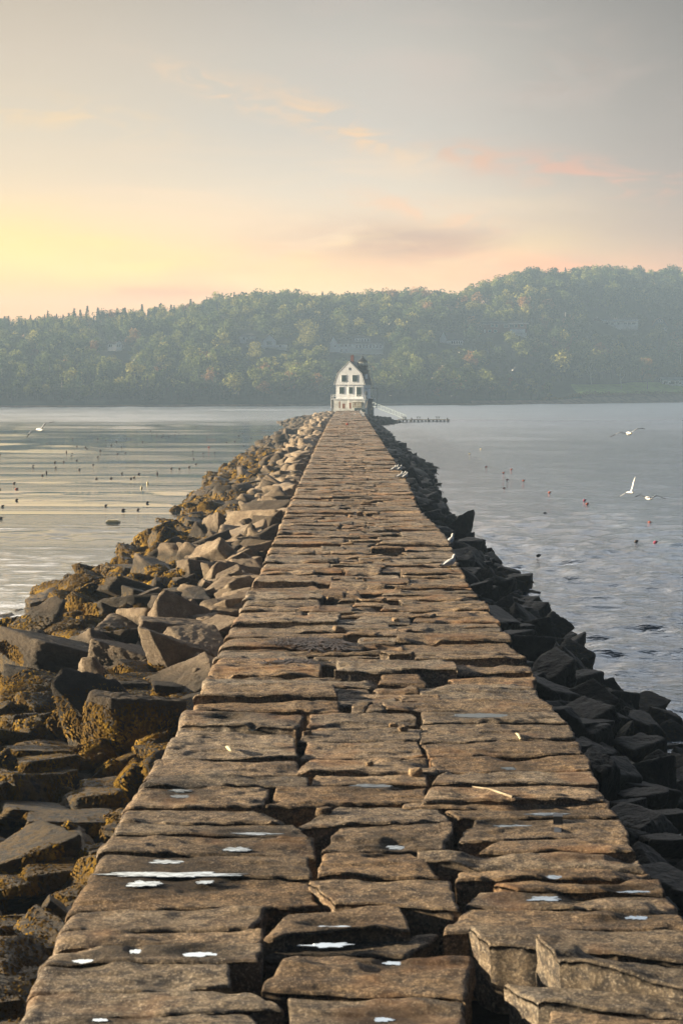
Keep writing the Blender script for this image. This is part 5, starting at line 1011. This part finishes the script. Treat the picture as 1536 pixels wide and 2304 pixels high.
for (a, b) in LB: buoy(a/2, 930+b/2, M_bd, RB.uniform(.85,1.15), 'small dark lobster float lying on the calm left-hand water', 'dark floats scattered on the left-hand water')
for (a, b, m_, lab, up) in ((300,173,M_bd,'upright dark float far out on the left, beyond the others',True),(210,265,M_bd,'small upright float near the left edge of the photo',True),(708,269,M_bd,'upright dark float nearest the middle of the left water',True),(940,152,M_br,'dark orange float nearest the left bank, far out',False),(76,340,M_br,'reddish float near the left edge of the photo',False),
   (665,314,M_by,'yellowish float off the left bank',True),(637,336,M_by,'pale brownish float below the yellowish one',True),(555,434,M_bd,'dark float just above the flat yellowish one',False),(702,522,M_bd,'nearest round dark float off the left bank',False)): buoy(a/2, 930+b/2, m_, 1.15, lab, 'single floats on the left-hand water', up)
p = P(255, 1176, 0); b = MB().box(-.42,.42,-.2,.2,-.05,.10).box(-.32,.32,-.14,.14,.103,.17); o = mk('float_block', b.v, b.f, M_by); o.location = tuple(p); tag(o, 'flat yellowish block-shaped float, largest on the left-hand water', 'float')
for (a, b, m_, lab) in ((650,241,M_br,'small red float farthest out on the right, beyond the pair'),(728,268,M_br,'red float left of the faint one, far out on the right'),(763,252,M_br,'faint red float far out on the right water'),(745,299,M_bm,'pinkish float between two red ones on the right water'),(730,338,M_br,'dull red float lowest of the far cluster on the right'),
   (818,303,M_br,'red float right of the far cluster'),(934,356,M_br,'bright red float alone in the middle of the right water'),(1092,391,M_bm,'magenta float just above and left of a red one'),(1104,407,M_br,'red float just below the magenta one'),(914,450,M_bd,'small dark float below the bright red one'),(1384,491,M_br,'orange-red round float at the far right'),
   (1325,576,M_bd,'dark double-looking float at the right'),(1410,580,M_bm,'magenta float with a dark stick, lowest on the right'),(885,640,M_bd,'dark float nearest the right bank'),(575,182,M_by,'tiny yellowish float far out on the right'),(625,160,M_by,'farthest tiny yellowish float on the right')): buoy(768+a/2, 930+b/2, m_, 1.0, lab, 'floats on the right-hand water')

# ------------------------------------------------------------------ small things lying on the walkway
def pebble(px, py, s, lab, tone=2, flat=.55):
    s *= .45
    V, Fs = PROTO[('far', 'block', RB.randrange(16))]; a = RB.uniform(0, 3.1); V = V*[s, s*.7, s*flat]; V = np.column_stack([V[:,0]*math.cos(a*.2)-V[:,1]*math.sin(a*.2), V[:,0]*math.sin(a*.2)+V[:,1]*math.cos(a*.2), V[:,2]])
    o = mk('loose_stone', V, Fs, M_gran, smooth=True, tint=np.tile(TN[tone], (len(V), 1))*1.15); p = P(px, py, WZ); o.location = (p[0], p[1], WZ+s*flat*.6); tag(o, lab, 'stone', 'loose stones lying on the walkway')
for a in ((788,1164,.22,'pale flat stone in the middle of the walkway, beyond the long blocks',3),(804,1303,.14,'round yellowish stone just right of the centre crack',3),(820,1307,.14,'pale stone beside the round yellowish one',3),(890,1398,.22,'pale flat stone on the right of the centre crack',3),(850,1458,.18,'brown stone at the right end of the seaweed heap',2),
  (762,1420,.30,'flat grey stone in the centre crack behind the seaweed heap',2),(885,1635,.18,'small tan stone in a gap of the right column',3),(905,1645,.22,'tan stone wedged at the centre gap',3),(1100,1240,.15,'small stone near the right edge beyond the lone gull',2) if False else (862,1262,.15,'small tan stone right of centre, level with the lone gull',3),
  (690,1655,.20,'pale chip of rock in the left crack',3),(935,1742,.24,'yellowish square stone filling the gap of the right column',3),(728,1832,.24,'brown stone bridging the left crack',2),(830,1722,.16,'small worn stone in the middle column',2),(790,1205,.12,'tiny pale stone on the centre line far off',3),(742,1350,.26,'flat grey stone in the centre crack, halfway up the walkway',2)): pebble(*a[:4], tone=a[4])
def weedheap(px, py, hw, hh, lab, seed, n=900):
    r2 = np.random.default_rng(seed); c = P(px, py, WZ); w_ = P(px+hw, py, WZ)[0]-c[0]; d_ = (P(px, py-hh, WZ)[1]-P(px, py+hh, WZ)[1])/2; a = r2.uniform(0, 6.283, n); q = r2.uniform(0, 1, n)**.7*(.62+.45*np.sin(a*3+seed)*np.cos(a*5+1)+.2*np.sin(a*11)); C = np.column_stack([c[0]+np.cos(a)*q*w_, c[1]+np.sin(a)*q*d_, WZ+.02+r2.uniform(0, .05, n)*(1-q*.8)])
    t_ = r2.uniform(0, 6.283, n); L = r2.uniform(.12, .34, n); T = np.column_stack([np.cos(t_)*L, np.sin(t_)*L, r2.uniform(-.03, .05, n)]); S = np.column_stack([-np.sin(t_), np.cos(t_), np.zeros(n)])*.016; M = C+T*.5+[0,0,.03]; E_ = C+T-[0,0,.005]
    V = np.stack([C-S, C+S, M+S, M-S, E_+S, E_-S], 1).reshape(-1, 3); b = np.arange(n)*6; Fs = np.concatenate([np.stack([b,b+1,b+2,b+3],1), np.stack([b+3,b+2,b+4,b+5],1)]); o = mk('seaweed_heap', V, Fs, M_dweed2); tag(o, lab, 'seaweed')
M_dweed2 = simple('dried_seaweed', (.045,.022,.007), .6, var=.35, sc=9)
weedheap(708, 1452, 100, 15, 'dark brown heap of dried seaweed stretched across the middle of the walkway', 1, 2400); weedheap(660, 1497, 55, 6, 'smaller streak of dried seaweed in front of the large heap', 2, 1200)
def stick(pts, r, m_, nm, lab, cat): b = MB().tube(pts, r, 6); o = mk(nm, b.v, b.f, m_); tag(o, lab, cat)
z_ = WZ+.07; a, b, c = P(1062, 1770, z_), P(1100, 1775, z_+.03), P(1152, 1793, z_+.02); stick([tuple(a), tuple(b), tuple(c)], [.008,.014,.018], M_wood, 'stick', 'bleached curved stick lying on a raised right-hand block', 'stick')
a, b = P(508, 1680, WZ+.02), P(520, 1690, WZ+.05); stick([tuple(a), tuple((a+b)/2+[0,0,.02]), tuple(b)], [.008,.035,.012], M_by, 'shell', 'pale elongated shell on a left-hand block', 'shell')
a, b = P(1160, 1650, WZ+.02), P(1170, 1664, WZ+.04); stick([tuple(a), tuple((a+b)/2+[0,0,.03]), tuple(b)], [.01,.022,.015], M_by, 'bark_strip', 'small curled pale strip on a reddish right-hand block', 'debris')
p = P(1254, 1850, WZ); b = MB().box(-.06,.06,-.12,.04,0,.11).box(-.045,.045,-.55,-.123,.0,.02); o = mk('iron_stub', b.v, b.f, M_black); o.location = tuple(p); o.rotation_euler = (0,0,R(-8)); tag(o, 'short dark iron stub sticking out of a right-hand block', 'fitting')
p = P(781, 957, WZ); b = MB().lathe((0,0,.18), [(.03,-.17),(.17,-.12),(.22,0),(.17,.12),(.05,.2)], 10); o = mk('stranded_buoy', b.v, b.f, M_br, smooth=True); o.location = tuple(p); tag(o, 'orange float stranded in the middle of the far walkway', 'buoy')

# ------------------------------------------------------------------ haze
m = bpy.data.materials.new('haze_air'); m.use_nodes = True; t = NT(m.node_tree); oo = t.n('ShaderNodeOutputMaterial'); v = t.n('ShaderNodeVolumePrincipled'); t.l(v.outputs[0], oo.inputs['Volume'])
v.inputs['Color'].default_value = (.54,.745,1.0,1); v.inputs['Density'].default_value = .00038; v.inputs['Anisotropy'].default_value = 0.1
b = MB().box(-600, 600, -80, 1600, -8, 92); o = mk('haze', b.v, b.f, m); tag(o, 'thin pale blue morning haze over the bay', 'haze', kind='stuff')
